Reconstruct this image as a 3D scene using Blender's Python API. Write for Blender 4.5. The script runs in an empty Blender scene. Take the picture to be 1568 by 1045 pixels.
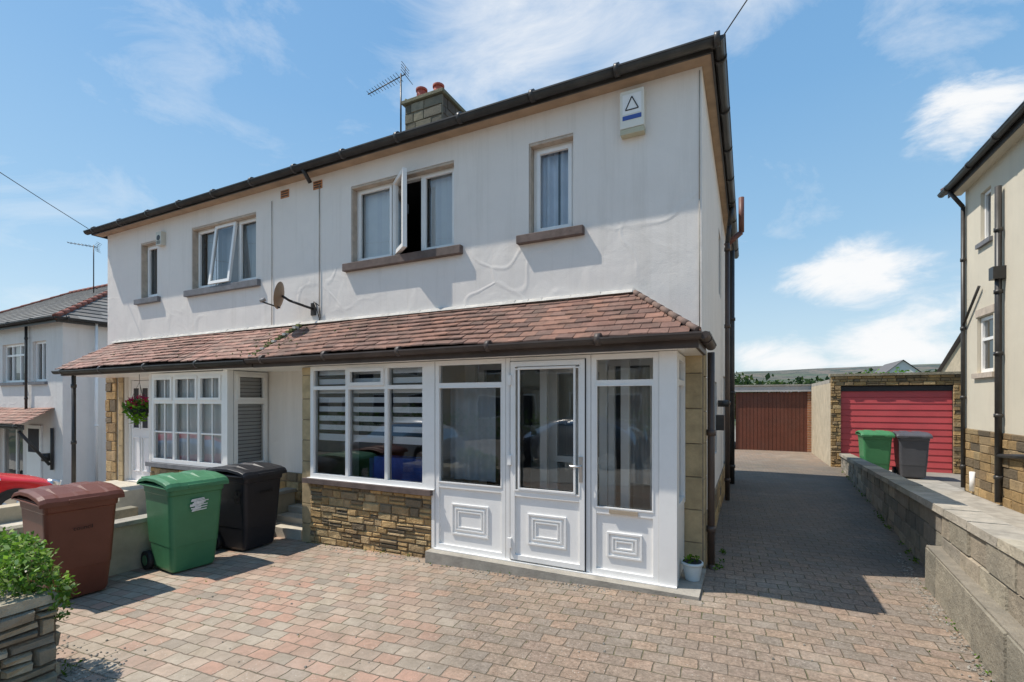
import bpy, math, random
from mathutils import Vector, Matrix, noise as mnoise
random.seed(7)
R=random.random
def U(a,b): return a+(b-a)*R()
scene=bpy.context.scene
scene.view_settings.view_transform='Standard'
scene.view_settings.look='None'
scene.view_settings.exposure=0
COLL=scene.collection

# ------------------------------------------------------------ ground height
def sm(a,b,t):
    t=max(0,min(1,(t-a)/(b-a))); return t*t*(3-2*t)
def g(x,y):
    z=0.035*min(x,0) if x>-9 else -0.315-0.09*(-9-max(x,-40))
    if y>5: z-=0.011*(min(y,30)-5)
    return z
def far(x,y):
    d=math.hypot(x,y)
    z=g(x,y)
    if d>30:
        z-=sm(30,160,d)*6
    if d>180:
        n=mnoise.noise(Vector((x/420,y/420,0.3)))*0.5+mnoise.noise(Vector((x/130,y/130,4.3)))*0.12
        z+=sm(180,1300,d)*(68+40*n)
    return z

# ------------------------------------------------------------ materials
def newmat(name):
    m=bpy.data.materials.new(name); m.use_nodes=True
    nt=m.node_tree; nt.nodes.clear()
    out=nt.nodes.new('ShaderNodeOutputMaterial')
    return m,nt,out
def N(nt,t,**k):
    n=nt.nodes.new(t)
    for a,b in k.items(): setattr(n,a,b)
    return n
def mixc(nt,fac,a,b,mode='MIX'):
    n=N(nt,'ShaderNodeMix',data_type='RGBA',blend_type=mode)
    for i,v in ((0,fac),(6,a),(7,b)):
        if isinstance(v,bpy.types.NodeSocket): nt.links.new(v,n.inputs[i])
        elif i==0: n.inputs[0].default_value=v
        else: n.inputs[i].default_value=(*v[:3],1)
    return n.outputs[2]
def math_(nt,op,a,b=None,c=None,clamp=False):
    n=N(nt,'ShaderNodeMath',operation=op); n.use_clamp=clamp
    for i,v in enumerate((a,b,c)):
        if v is None: continue
        if isinstance(v,bpy.types.NodeSocket): nt.links.new(v,n.inputs[i])
        else: n.inputs[i].default_value=v
    return n.outputs[0]
def mrange(nt,v,a,b,c=0,d=1,smooth=False):
    n=N(nt,'ShaderNodeMapRange'); 
    if smooth: n.interpolation_type='SMOOTHSTEP'
    nt.links.new(v,n.inputs[0])
    n.inputs[1].default_value=a;n.inputs[2].default_value=b;n.inputs[3].default_value=c;n.inputs[4].default_value=d
    return n.outputs[0]
def noise_(nt,vec,scale,detail=5,rough=.6,dist=0):
    n=N(nt,'ShaderNodeTexNoise'); n.inputs['Scale'].default_value=scale
    n.inputs['Detail'].default_value=detail; n.inputs['Roughness'].default_value=rough
    n.inputs['Distortion'].default_value=dist
    if vec is not None: nt.links.new(vec,n.inputs['Vector'])
    return n.outputs[0]
def mat(name,col,rough=.7,var=.15,scale=5,bump=0,bscale=40,metal=0,spec=.4,dirt=0,dirtcol=(.12,.11,.09),dscale=1.5,bdist=.01):
    m,nt,out=newmat(name)
    p=N(nt,'ShaderNodeBsdfPrincipled'); nt.links.new(p.outputs[0],out.inputs[0])
    tc=N(nt,'ShaderNodeTexCoord').outputs['Object']
    at=N(nt,'ShaderNodeAttribute',attribute_name='Col').outputs['Color']
    n1=noise_(nt,tc,scale,6,.6)
    f=mrange(nt,n1,.3,.7)
    lo=[c*(1-var) for c in col]; hi=[min(1,c*(1+var)) for c in col]
    c=mixc(nt,f,lo,hi)
    c=mixc(nt,1.0,c,at,'MULTIPLY')
    if dirt>0:
        n2=noise_(nt,tc,dscale,8,.7)
        f2=math_(nt,'MULTIPLY',mrange(nt,n2,.45,.75),dirt)
        c=mixc(nt,f2,c,dirtcol)
    nt.links.new(c,p.inputs['Base Color'])
    p.inputs['Roughness'].default_value=rough; p.inputs['Metallic'].default_value=metal
    p.inputs['Specular IOR Level'].default_value=spec
    if bump>0:
        b=N(nt,'ShaderNodeBump'); b.inputs['Strength'].default_value=bump; b.inputs['Distance'].default_value=bdist
        nt.links.new(noise_(nt,tc,bscale,6,.65),b.inputs['Height']); nt.links.new(b.outputs[0],p.inputs['Normal'])
    return m

def render_mat(name,col,stain=.3,ridges=.14,grain=.09,lumps=.62):
    m,nt,out=newmat(name)
    p=N(nt,'ShaderNodeBsdfPrincipled'); nt.links.new(p.outputs[0],out.inputs[0])
    tc=N(nt,'ShaderNodeTexCoord').outputs['Object']
    big=noise_(nt,tc,.9,7,.65,.4)
    c=mixc(nt,mrange(nt,big,.3,.7),[v*.91 for v in col],col)
    mp=N(nt,'ShaderNodeMapping'); nt.links.new(tc,mp.inputs[0]); mp.inputs['Scale'].default_value=(5,5,.35)
    st=noise_(nt,mp.outputs[0],1.5,7,.7)
    c=mixc(nt,math_(nt,'MULTIPLY',mrange(nt,st,.50,.8),stain),c,(.50,.45,.38))
    # grime speckle
    sp=noise_(nt,tc,22,6,.8)
    c=mixc(nt,mrange(nt,sp,.58,.78,0,.22),c,(.45,.41,.35))
    nt.links.new(c,p.inputs['Base Color'])
    p.inputs['Roughness'].default_value=.9; p.inputs['Specular IOR Level'].default_value=.15
    nv=N(nt,'ShaderNodeTexNoise'); nv.inputs['Scale'].default_value=.8; nv.inputs['Detail'].default_value=2
    nt.links.new(tc,nv.inputs['Vector'])
    vadd=N(nt,'ShaderNodeVectorMath',operation='MULTIPLY_ADD'); nt.links.new(nv.outputs['Color'],vadd.inputs[0]); vadd.inputs[1].default_value=(1.6,1.6,1.6); nt.links.new(tc,vadd.inputs[2])
    vd=N(nt,'ShaderNodeTexVoronoi',feature='DISTANCE_TO_EDGE'); vd.inputs['Scale'].default_value=.9
    nt.links.new(vadd.outputs[0],vd.inputs['Vector'])
    ridge=mrange(nt,vd.outputs['Distance'],0,.04,1,0,True)
    gate=mrange(nt,noise_(nt,tc,.8,2,.5),.44,.58)
    sx=N(nt,'ShaderNodeSeparateXYZ'); nt.links.new(tc,sx.inputs[0])
    zg=mrange(nt,sx.outputs[2],3.5,4.3,1,0)
    ridge=math_(nt,'MULTIPLY',math_(nt,'MULTIPLY',ridge,gate),zg)
    lump=noise_(nt,tc,2.6,4,.5,.6); fine=noise_(nt,tc,80,3,.7)
    lz=math_(nt,'MULTIPLY',lump,mrange(nt,sx.outputs[2],3.2,4.8,lumps,lumps*.45))
    h=math_(nt,'ADD',lz,math_(nt,'MULTIPLY',ridge,ridges))
    h=math_(nt,'ADD',h,math_(nt,'MULTIPLY',fine,grain))
    b=N(nt,'ShaderNodeBump'); b.inputs['Strength'].default_value=.65; b.inputs['Distance'].default_value=.03
    nt.links.new(h,b.inputs['Height']); nt.links.new(b.outputs[0],p.inputs['Normal'])
    return m

def paving_mat():
    m,nt,out=newmat('block_paving')
    p=N(nt,'ShaderNodeBsdfPrincipled'); nt.links.new(p.outputs[0],out.inputs[0])
    tc=N(nt,'ShaderNodeTexCoord').outputs['Object']
    nv=N(nt,'ShaderNodeTexNoise'); nv.inputs['Scale'].default_value=4; nt.links.new(tc,nv.inputs['Vector'])
    va=N(nt,'ShaderNodeVectorMath',operation='MULTIPLY_ADD'); nt.links.new(nv.outputs['Color'],va.inputs[0]); va.inputs[1].default_value=(.035,.035,0); nt.links.new(tc,va.inputs[2])
    nw=N(nt,'ShaderNodeTexNoise'); nw.inputs['Scale'].default_value=28; nt.links.new(tc,nw.inputs['Vector'])
    vb=N(nt,'ShaderNodeVectorMath',operation='MULTIPLY_ADD'); nt.links.new(nw.outputs['Color'],vb.inputs[0]); vb.inputs[1].default_value=(.012,.012,0); nt.links.new(va.outputs[0],vb.inputs[2])
    mp=N(nt,'ShaderNodeMapping'); nt.links.new(vb.outputs[0],mp.inputs[0]); mp.inputs['Rotation'].default_value=(0,0,math.radians(-3))
    br=N(nt,'ShaderNodeTexBrick'); nt.links.new(mp.outputs[0],br.inputs['Vector'])
    br.inputs['Color1'].default_value=(0,0,0,1); br.inputs['Color2'].default_value=(1,1,1,1); br.inputs['Mortar'].default_value=(.5,.5,.5,1)
    br.inputs['Scale'].default_value=1; br.inputs['Brick Width'].default_value=.172; br.inputs['Row Height'].default_value=.122
    br.inputs['Mortar Size'].default_value=.0055; br.inputs['Mortar Smooth'].default_value=.7; br.inputs['Bias'].default_value=0
    cr=N(nt,'ShaderNodeValToRGB'); nt.links.new(br.outputs['Color'],cr.inputs[0])
    e=cr.color_ramp.elements
    e[0].position=0; e[0].color=(.36,.30,.235,1)
    e[1].position=1; e[1].color=(.43,.365,.28,1)
    for pos,c in ((.2,(.47,.40,.315)),(.36,(.48,.285,.21)),(.5,(.38,.32,.255)),(.62,(.47,.355,.27)),(.74,(.31,.27,.22)),(.86,(.48,.29,.215))):
        k=e.new(pos); k.color=(*c,1)
    c=cr.outputs[0]
    sx=N(nt,'ShaderNodeSeparateXYZ'); nt.links.new(tc,sx.inputs[0])
    w=noise_(nt,tc,.9,8,.72)
    right=mrange(nt,sx.outputs[0],-3.9,-.4,-.2,.34)
    back=mrange(nt,sx.outputs[1],2.4,3.9,0,.24)
    wsum=math_(nt,'ADD',math_(nt,'ADD',w,right),back)
    fm=mrange(nt,wsum,.46,.78,0,.88)
    grit=noise_(nt,tc,38,9,.85)
    gc=mixc(nt,mrange(nt,grit,.36,.64),(.10,.08,.06),(.43,.35,.28))
    tint=mixc(nt,mrange(nt,br.outputs['Color'],0,1),(.80,.82,.86),(1.2,1.04,.94))
    gc=mixc(nt,1.0,gc,tint,'MULTIPLY')
    c=mixc(nt,fm,c,gc)
    mo=noise_(nt,tc,7,9,.8)
    c=mixc(nt,mrange(nt,mo,.4,.68,0,.55),c,(.19,.155,.115))
    mo2=noise_(nt,tc,1.6,6,.65)
    c=mixc(nt,mrange(nt,mo2,.5,.72,0,.3),c,(.52,.465,.385))
    # mossy tarnish on the side drive, colour also darkened to deepen the house's shadow
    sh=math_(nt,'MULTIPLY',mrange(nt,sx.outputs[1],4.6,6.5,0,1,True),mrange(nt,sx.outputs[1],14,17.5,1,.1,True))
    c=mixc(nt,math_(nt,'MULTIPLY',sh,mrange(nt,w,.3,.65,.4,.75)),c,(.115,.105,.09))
    fl=N(nt,'ShaderNodeTexVoronoi'); fl.inputs['Scale'].default_value=34; nt.links.new(tc,fl.inputs['Vector'])
    fk=math_(nt,'MULTIPLY',mrange(nt,fl.outputs['Distance'],.08,.2,1,0),mrange(nt,noise_(nt,tc,2.2,4,.7),.42,.58))
    c=mixc(nt,math_(nt,'MULTIPLY',fk,.6),c,(.58,.54,.47))
    jc=mixc(nt,mrange(nt,noise_(nt,tc,1.7,5,.7),.45,.62),(.16,.125,.09),(.11,.12,.05))
    jv=mrange(nt,noise_(nt,tc,3.1,6,.7),.3,.6,.35,.95)
    c=mixc(nt,math_(nt,'MULTIPLY',br.outputs['Fac'],jv),c,jc)
    nt.links.new(c,p.inputs['Base Color']); p.inputs['Roughness'].default_value=.92; p.inputs['Specular IOR Level'].default_value=.2
    h=math_(nt,'SUBTRACT',math_(nt,'MULTIPLY',grit,.5),br.outputs['Fac'])
    h=math_(nt,'ADD',h,math_(nt,'MULTIPLY',br.outputs['Color'],.45))
    b=N(nt,'ShaderNodeBump'); b.inputs['Strength'].default_value=.85; b.inputs['Distance'].default_value=.009
    nt.links.new(h,b.inputs['Height']); nt.links.new(b.outputs[0],p.inputs['Normal'])
    return m

def glass_mat(name='window_glass',base=.05,tint=(.96,.97,.97)):
    m,nt,out=newmat(name)
    tr=N(nt,'ShaderNodeBsdfTransparent'); tr.inputs[0].default_value=(*tint,1)
    gl=N(nt,'ShaderNodeBsdfGlossy'); gl.inputs['Roughness'].default_value=.01; gl.inputs[0].default_value=(1,1,1,1)
    fr=N(nt,'ShaderNodeFresnel'); fr.inputs[0].default_value=1.5
    tc=N(nt,'ShaderNodeTexCoord').outputs['Object']
    b=N(nt,'ShaderNodeBump'); b.inputs['Strength'].default_value=.12; b.inputs['Distance'].default_value=.02
    nt.links.new(noise_(nt,tc,1.6,2,.5),b.inputs['Height']); nt.links.new(b.outputs[0],gl.inputs['Normal'])
    f=math_(nt,'ADD',fr.outputs[0],base,clamp=True)
    mx=N(nt,'ShaderNodeMixShader'); nt.links.new(f,mx.inputs[0]); nt.links.new(tr.outputs[0],mx.inputs[1]); nt.links.new(gl.outputs[0],mx.inputs[2])
    nt.links.new(mx.outputs[0],out.inputs[0])
    return m
def leaf_mat(name,c1,c2):
    m,nt,out=newmat(name)
    at=N(nt,'ShaderNodeAttribute',attribute_name='Col').outputs['Color']
    c=mixc(nt,1.0,c1,at,'MULTIPLY')
    d=N(nt,'ShaderNodeBsdfDiffuse'); nt.links.new(c,d.inputs[0])
    t=N(nt,'ShaderNodeBsdfTranslucent'); c3=mixc(nt,1.0,c2,at,'MULTIPLY'); nt.links.new(c3,t.inputs[0])
    mx=N(nt,'ShaderNodeMixShader'); mx.inputs[0].default_value=.35
    nt.links.new(d.outputs[0],mx.inputs[1]); nt.links.new(t.outputs[0],mx.inputs[2]); nt.links.new(mx.outputs[0],out.inputs[0])
    return m
def ground_mat():
    m,nt,out=newmat('terrain')
    p=N(nt,'ShaderNodeBsdfPrincipled'); nt.links.new(p.outputs[0],out.inputs[0]); p.inputs['Roughness'].default_value=.95; p.inputs['Specular IOR Level'].default_value=.1
    tc=N(nt,'ShaderNodeTexCoord').outputs['Object']
    ln=N(nt,'ShaderNodeVectorMath',operation='LENGTH'); nt.links.new(tc,ln.inputs[0])
    near=mixc(nt,mrange(nt,noise_(nt,tc,1.3,8,.7),.3,.7),(.20,.185,.16),(.30,.28,.245))
    vo=N(nt,'ShaderNodeTexVoronoi'); vo.inputs['Scale'].default_value=.012; nt.links.new(tc,vo.inputs['Vector'])
    cr=N(nt,'ShaderNodeValToRGB'); nt.links.new(vo.outputs['Color'],cr.inputs[0])
    e=cr.color_ramp.elements; e[0].color=(.08,.10,.055,1); e[1].color=(.19,.155,.10,1)
    k=e.new(.4); k.color=(.11,.13,.065,1); k=e.new(.7); k.color=(.14,.11,.085,1)
    tr=mrange(nt,noise_(nt,tc,.03,8,.75),.48,.54)
    fc=mixc(nt,tr,cr.outputs[0],(.04,.058,.038))
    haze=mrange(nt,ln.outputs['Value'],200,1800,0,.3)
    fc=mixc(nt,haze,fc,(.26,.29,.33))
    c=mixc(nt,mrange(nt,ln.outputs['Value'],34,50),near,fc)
    nt.links.new(c,p.inputs['Base Color'])
    b=N(nt,'ShaderNodeBump'); b.inputs['Strength'].default_value=.4; b.inputs['Distance'].default_value=.01
    nt.links.new(noise_(nt,tc,60,6,.7),b.inputs['Height']); nt.links.new(b.outputs[0],p.inputs['Normal'])
    return m

WHITE=render_mat('white_render',(.86,.80,.735))
WHITE2=render_mat('white_render_old',(.80,.76,.71),.35)
CREAM=render_mat('cream_roughcast',(.70,.635,.51),.3,0,.3,.2)
UPVC=mat('white_upvc',(.89,.87,.835),.28,.02,2,spec=.5,dirt=.14,dirtcol=(.5,.46,.40),dscale=3)
UPVC_IN=mat('inner_frame',(.80,.79,.76),.4,.03)
GLASS=glass_mat()
BLIND=mat('blind_fabric',(.90,.90,.90),.8,.04)
BLIND2=mat('grey_blind',(.62,.62,.62),.8,.05)
NET=mat('curtain',(.72,.76,.84),.85,.08)
GREYCURT=mat('grey_curtain',(.42,.46,.50),.8,.08)
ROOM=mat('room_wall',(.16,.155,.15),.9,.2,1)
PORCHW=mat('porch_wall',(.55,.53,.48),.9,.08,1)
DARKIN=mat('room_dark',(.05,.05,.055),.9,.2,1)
GUT=mat('gutter_black',(.038,.035,.033),.4,.25,6,dirt=.3,dirtcol=(.13,.12,.105))
BROWN=mat('brown_fascia',(.075,.056,.048),.5,.2,4,dirt=.35,dirtcol=(.17,.145,.125))
SOFF=mat('buff_soffit',(.38,.27,.18),.7,.2,4)
PIPE=mat('brown_pipe',(.095,.068,.055),.4,.2,4)
REDPIPE=mat('red_pipe',(.18,.075,.055),.5,.2,4)
SILL=mat('brown_sill',(.14,.10,.085),.7,.3,8,dirt=.3,bump=.3)
SILLG=mat('grey_sill',(.17,.17,.18),.7,.2,8)
LINT=mat('lintel_buff',(.50,.42,.34),.8,.2,9,bump=.3)
TILE=mat('roof_tile',(1,1,1),.8,.30,14,bump=.5,bscale=60,dirt=.6,dirtcol=(.085,.07,.052),dscale=4)
ROOFG=mat('roof_slate',(1,1,1),.75,.25,8,bump=.5,bscale=30,dirt=.4,dirtcol=(.17,.16,.13),dscale=2)
MORT=mat('pale_mortar',(.60,.57,.52),.9,.2,12,bump=.6,bscale=50,dirt=.35)
STONE=mat('sandstone',(1,1,1),.9,.32,16,bump=1,bscale=30,dirt=.42,dirtcol=(.10,.08,.05),dscale=4.5,bdist=.025)
ASHLAR=mat('ashlar',(.50,.38,.22),.9,.18,7,bump=.6,bscale=30,dirt=.45,dirtcol=(.15,.12,.07),dscale=4)
STONEG=mat('weathered_stone',(1,1,1),.92,.28,10,bump=.9,bscale=30,dirt=.55,dirtcol=(.10,.10,.085),dscale=3,bdist=.02)
JOINT=mat('stone_joint',(.26,.21,.15),.95,.25,20,bump=.6)
JOINTD=mat('dark_joint',(.07,.062,.05),.95,.25,20,bump=.6)
CONC=mat('concrete',(.36,.33,.28),.9,.22,7,bump=.5,bscale=50,dirt=.4,dirtcol=(.13,.12,.10),dscale=3)
TANR=mat('tan_render',(.50,.42,.30),.9,.15,5,bump=.4,dirt=.35,dirtcol=(.2,.18,.12))
CREAMC=mat('pale_flags',(.54,.49,.40),.9,.15,4,bump=.3,dirt=.25)
REDP=mat('red_garage_paint',(.66,.10,.11),.55,.10,2,dirt=.25,dirtcol=(.45,.16,.15),dscale=1.5)
BROWND=mat('brown_garage_paint',(.15,.05,.03),.45,.15,2,dirt=.2)
BRICK=mat('orange_brick',(.50,.22,.10),.9,.3,9,bump=.5)
DOORW=mat('door_white',(.80,.80,.80),.35,.02)
STEEL=mat('steel',(.55,.55,.55),.3,.1,5,metal=1)
BRASS=mat('letter_plate',(.50,.42,.32),.4,.1,5,metal=.5)
POTRED=mat('chimney_pot',(.48,.10,.07),.7,.2,8,dirt=.25)
RUBBER=mat('rubber',(.025,.025,.027),.7,.2)
MOSS=mat('moss',(.16,.17,.06),.95,.4,12,bump=.8)
FJ=mat('frame_joint',(.35,.34,.32))
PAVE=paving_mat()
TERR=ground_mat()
ASPH=mat('asphalt',(.06,.06,.062),.9,.25,3,bump=.5,bscale=90,dirt=.25,dirtcol=(.12,.11,.10))
LEAF=leaf_mat('leaf',(.10,.20,.045),(.16,.30,.05))
LEAFD=leaf_mat('leaf_far',(.045,.075,.03),(.05,.09,.03))
PETAL=leaf_mat('petal',(.55,.04,.10),(.4,.03,.08))

# ------------------------------------------------------------ mesh builder
class MB:
    def __init__(s): s.v=[];s.f=[];s.m=[];s.c=[];s.mats=[];s.T=None;s.smooth=set()
    def mi(s,m):
        if m not in s.mats: s.mats.append(m)
        return s.mats.index(m)
    def vert(s,p):
        if s.T: p=s.T(*p)
        s.v.append(tuple(p)); return len(s.v)-1
    def poly(s,pts,m,col=(1,1,1),smooth=False):
        ids=[s.vert(p) for p in pts]; s.face(ids,m,col,smooth)
    def face(s,ids,m,col=(1,1,1),smooth=False):
        if smooth: s.smooth.add(len(s.f))
        s.f.append(ids); s.m.append(s.mi(m)); s.c.append(col)
    def hexa(s,p,m,col=(1,1,1)):
        i=[s.vert(q) for q in p]
        for f in ((0,3,2,1),(4,5,6,7),(0,1,5,4),(1,2,6,5),(2,3,7,6),(3,0,4,7)):
            s.face([i[k] for k in f],m,col)
    def box(s,x0,x1,y0,y1,z0,z1,m,col=(1,1,1)):
        s.hexa([(x0,y0,z0),(x1,y0,z0),(x1,y1,z0),(x0,y1,z0),(x0,y0,z1),(x1,y0,z1),(x1,y1,z1),(x0,y1,z1)],m,col)
    def cyl(s,a,b,r,m,n=12,r2=None,col=(1,1,1),cap=True):
        a=Vector(a);b=Vector(b);d=(b-a).normalized()
        t=Vector((0,0,1)) if abs(d.z)<.9 else Vector((1,0,0))
        e1=d.cross(t).normalized(); e2=d.cross(e1); r2=r if r2 is None else r2
        A=[];B=[]
        for k in range(n):
            w=2*math.pi*k/n; o=e1*math.cos(w)+e2*math.sin(w)
            A.append(s.vert(a+o*r)); B.append(s.vert(b+o*r2))
        for k in range(n):
            j=(k+1)%n; s.face([A[k],A[j],B[j],B[k]],m,col,True)
        if cap: s.face(A[::-1],m,col); s.face(B,m,col)
    def tube(s,pts,r,m,n=10):
        for a,b in zip(pts[:-1],pts[1:]): s.cyl(a,b,r,m,n)
    def ring(s,x0,x1,z0,z1,w,y0,y1,m):
        s.box(x0,x1,y0,y1,z0,z0+w,m); s.box(x0,x1,y0,y1,z1-w,z1,m)
        s.box(x0,x0+w,y0,y1,z0+w,z1-w,m); s.box(x1-w,x1,y0,y1,z0+w,z1-w,m)
    def obj(s,name,parent=None,bevel=0):
        me=bpy.data.meshes.new(name)
        off=Vector((0,0,0))
        if parent is None:
            xs=[v[0] for v in s.v];ys=[v[1] for v in s.v];zs=[v[2] for v in s.v]
            off=Vector(((min(xs)+max(xs))/2,(min(ys)+max(ys))/2,min(zs)))
        me.from_pydata([tuple(Vector(v)-off) for v in s.v],[],s.f)
        for m in s.mats: me.materials.append(m)
        me.polygons.foreach_set('material_index',s.m)
        ca=me.color_attributes.new('Col','FLOAT_COLOR','CORNER')
        data=[]
        for f,c in zip(s.f,s.c): data+= [c[0],c[1],c[2],1]*len(f)
        ca.data.foreach_set('color',data)
        if s.smooth:
            me.polygons.foreach_set('use_smooth',[i in s.smooth for i in range(len(s.f))])
        me.update()
        o=bpy.data.objects.new(name,me); COLL.objects.link(o)
        if parent is not None:
            o.parent=parent; o.location=-parent.location
        else: o.location=off
        if bevel:
            b=o.modifiers.new('b','BEVEL'); b.width=bevel; b.segments=2; b.limit_method='ANGLE'; b.angle_limit=math.radians(50)
        return o
def root(name,loc):
    e=bpy.data.objects.new(name,None); e.location=loc; e.empty_display_size=.3; COLL.objects.link(e); return e
def TX(X0,Y0): return lambda x,y,z:(X0-y,Y0+x,z)     # wall facing +x
def TNX(X0,Y0): return lambda x,y,z:(X0+y,Y0-x,z)    # wall facing -x

def wall_open(B,x0,x1,z0,z1,y,ops,m,depth=.14,rev=None):
    xs=sorted({x0,x1,*[o[0] for o in ops],*[o[1] for o in ops]}); zs=sorted({z0,z1,*[o[2] for o in ops],*[o[3] for o in ops]})
    for i in range(len(xs)-1):
        for j in range(len(zs)-1):
            cx=(xs[i]+xs[i+1])/2; cz=(zs[j]+zs[j+1])/2
            if any(o[0]<cx<o[1] and o[2]<cz<o[3] for o in ops): continue
            B.poly([(xs[i],y,zs[j]),(xs[i+1],y,zs[j]),(xs[i+1],y,zs[j+1]),(xs[i],y,zs[j+1])],m)
    for o in ops:
        a,b,c,d=o[:4]; r=rev or m
        B.poly([(a,y,c),(a,y+depth,c),(a,y+depth,d),(a,y,d)],r); B.poly([(b,y,c),(b,y+depth,c),(b,y+depth,d),(b,y,d)],r)
        B.poly([(a,y,d),(b,y,d),(b,y+depth,d),(a,y+depth,d)],r); B.poly([(a,y,c),(b,y,c),(b,y+depth,c),(a,y+depth,c)],r)

def window(B,G,x0,x1,z0,z1,y,cols=(),transom=None,fw=.05,d=.07,sashes=(),mat_=None):
    m=mat_ or UPVC
    B.box(x0,x1,y,y+d,z0,z0+fw,m); B.box(x0,x1,y,y+d,z1-fw,z1,m)
    B.box(x0,x0+fw,y,y+d,z0+fw,z1-fw,m); B.box(x1-fw,x1,y,y+d,z0+fw,z1-fw,m)
    h=fw*.42
    for c in cols: B.box(c-h,c+h,y,y+d,z0+fw,z1-fw,m)
    if transom:
        ed=[x0+fw]+[q for c in cols for q in (c-h,c+h)]+[x1-fw]
        for i in range(0,len(ed),2): B.box(ed[i],ed[i+1],y+.002,y+d,transom-h,transom+h,m)
    xe=[x0+fw*.5]+list(cols)+[x1-fw*.5]; ze=[z0+fw*.5]+([transom] if transom else [])+[z1-fw*.5]
    for i in range(len(xe)-1):
        for j in range(len(ze)-1):
            e=U(-.003,.003); e2=U(-.003,.003)
            G.poly([(xe[i],y+d*.5+e,ze[j]),(xe[i+1],y+d*.5-e,ze[j]),(xe[i+1],y+d*.5-e+e2,ze[j+1]),(xe[i],y+d*.5+e+e2,ze[j+1])],GLASS)
    for (a,b,c,e) in sashes: B.ring(a,b,c,e,.042,y-.016,y+.02,m)
def slats(B,x0,x1,z0,z1,y,m,w=.085,tilt=.5):
    x=x0
    while x<x1:
        ang=tilt+U(-.12,.12); dx=w*.5*math.cos(ang); dy=w*.5*math.sin(ang)
        B.poly([(x-dx,y-dy,z0),(x+dx,y+dy,z0),(x+dx,y+dy,z1),(x-dx,y-dy,z1)],m,(1,1,1) if R()>.2 else (.93,.93,.95)); x+=w*.92
def drape(B,x0,x1,z0,z1,y,m,per=.11,amp=.025,n=8):
    cnt=max(4,int((x1-x0)/per*n)); prev=None; ph=U(0,6)
    for i in range(cnt+1):
        x=x0+(x1-x0)*i/cnt; yy=y+amp*math.sin(ph+x/per*6.283)+amp*.5*math.sin(x/per*2.9+ph)
        a=B.vert((x,yy,z0)); b=B.vert((x,yy,z1))
        if prev: B.face([prev[0],a,b,prev[1]],m,(1,1,1),True)
        prev=(a,b)

def stones(B,x0,x1,z0,z1,y,ch,ln,cols,m=STONE,jm=JOINT,prot=.02,gap=.007,jit=.006,back=True):
    if back: B.box(x0,x1,y,y+.02,z0,z1,jm)
    z=z0
    while z<z1-.02:
        h=U(*ch); 
        if z+h>z1-ch[0]*.6: h=z1-z
        x=x0-(U(0,ln[0]) if ln[0]>0 else 0)
        while x<x1-.005:
            l=U(*ln); a=max(x,x0); b=min(x+l,x1)
            if b>x1-ln[0]*.4: b=x1
            if b-a>.03:
                nsub=1
                if h>ch[0]*1.4 and R()<.4: nsub=2
                hh=h/nsub
                for k in range(nsub):
                    c=random.choice(cols); f=U(.8,1.2); c=tuple(q*f for q in c)
                    p=prot*U(.5,1.3); gp=gap
                    A=(a+gp*.5,z+k*hh+gp*.5,b-gp*.5,z+(k+1)*hh-gp*.5)
                    i=min(.009,(A[2]-A[0])*.2,(A[3]-A[1])*.2)
                    j=lambda:U(-jit,jit)*.5
                    B.hexa([(A[0],y,A[1]),(A[2],y,A[1]),(A[2],y,A[3]),(A[0],y,A[3]),
                            (A[0]+i+j()*.5,y-p+j(),A[1]+i+j()*.5),(A[2]-i+j()*.5,y-p+j(),A[1]+i+j()*.5),(A[2]-i+j()*.5,y-p+j(),A[3]-i+j()*.5),(A[0]+i+j()*.5,y-p+j(),A[3]-i+j()*.5)],m,c)
            x=b if b<x1 else x1
        z+=h
TAN=[(.58,.38,.17),(.52,.34,.15),(.60,.43,.22),(.42,.28,.14),(.55,.39,.21),(.34,.245,.14),(.64,.42,.19),(.25,.19,.12)]
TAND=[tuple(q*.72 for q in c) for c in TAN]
GREYS=[(.27,.245,.19),(.33,.295,.23),(.235,.215,.175),(.37,.32,.25),(.29,.25,.20),(.20,.185,.155)]
GREYT=[(.43,.36,.27),(.38,.33,.25),(.46,.40,.30),(.33,.29,.22),(.41,.36,.29)]

# ------------------------------------------------------------ TERRAIN
def terrain():
    def axis(lim):
        a=[0];st=1.0
        while a[-1]<lim:
            a.append(a[-1]+st); 
            if a[-1]>14: st*=1.12
        return [-q for q in a[:0:-1]]+a
    xs=axis(2600); ys=axis(2600); B=MB()
    ids=[[B.vert((x,y,far(x,y)-.004)) for x in xs] for y in ys]
    for j in range(len(ys)-1):
        for i in range(len(xs)-1):
            B.face([ids[j][i],ids[j][i+1],ids[j+1][i+1],ids[j+1][i]],TERR,(1,1,1),True)
    return B.obj('ground')
terrain()

def sheet(name,x0,x1,y0,y1,m,dz,step=.5,xr=None):
    B=MB(); nx=max(1,int((x1-x0)/step)); ny=max(1,int((y1-y0)/step))
    ids=[]
    for j in range(ny+1):
        y=y0+(y1-y0)*j/ny; row=[]
        for i in range(nx+1):
            xe=x1 if xr is None else xr(y); x=x0+(xe-x0)*i/nx
            und=mnoise.noise(Vector((x*.9,y*.9,2)))*.006 if name=='driveway_paving' else 0
            row.append(B.vert((x,y,g(x,y)+dz+und)))
        ids.append(row)
    for j in range(ny):
        for i in range(nx): B.face([ids[j][i],ids[j][i+1],ids[j+1][i+1],ids[j+1][i]],m,(1,1,1),True)
    me=bpy.data.meshes.new(name); me.from_pydata(B.v,[],B.f); me.materials.append(m)
    for p in me.polygons: p.use_smooth=True
    ca=me.color_attributes.new('Col','FLOAT_COLOR','CORNER'); ca.data.foreach_set('color',[1.0]*(4*len(me.loops)))
    o=bpy.data.objects.new(name,me); COLL.objects.link(o); return o
def wx(y): return 1.52+(y-5.4)*(.68/10.1)
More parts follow.
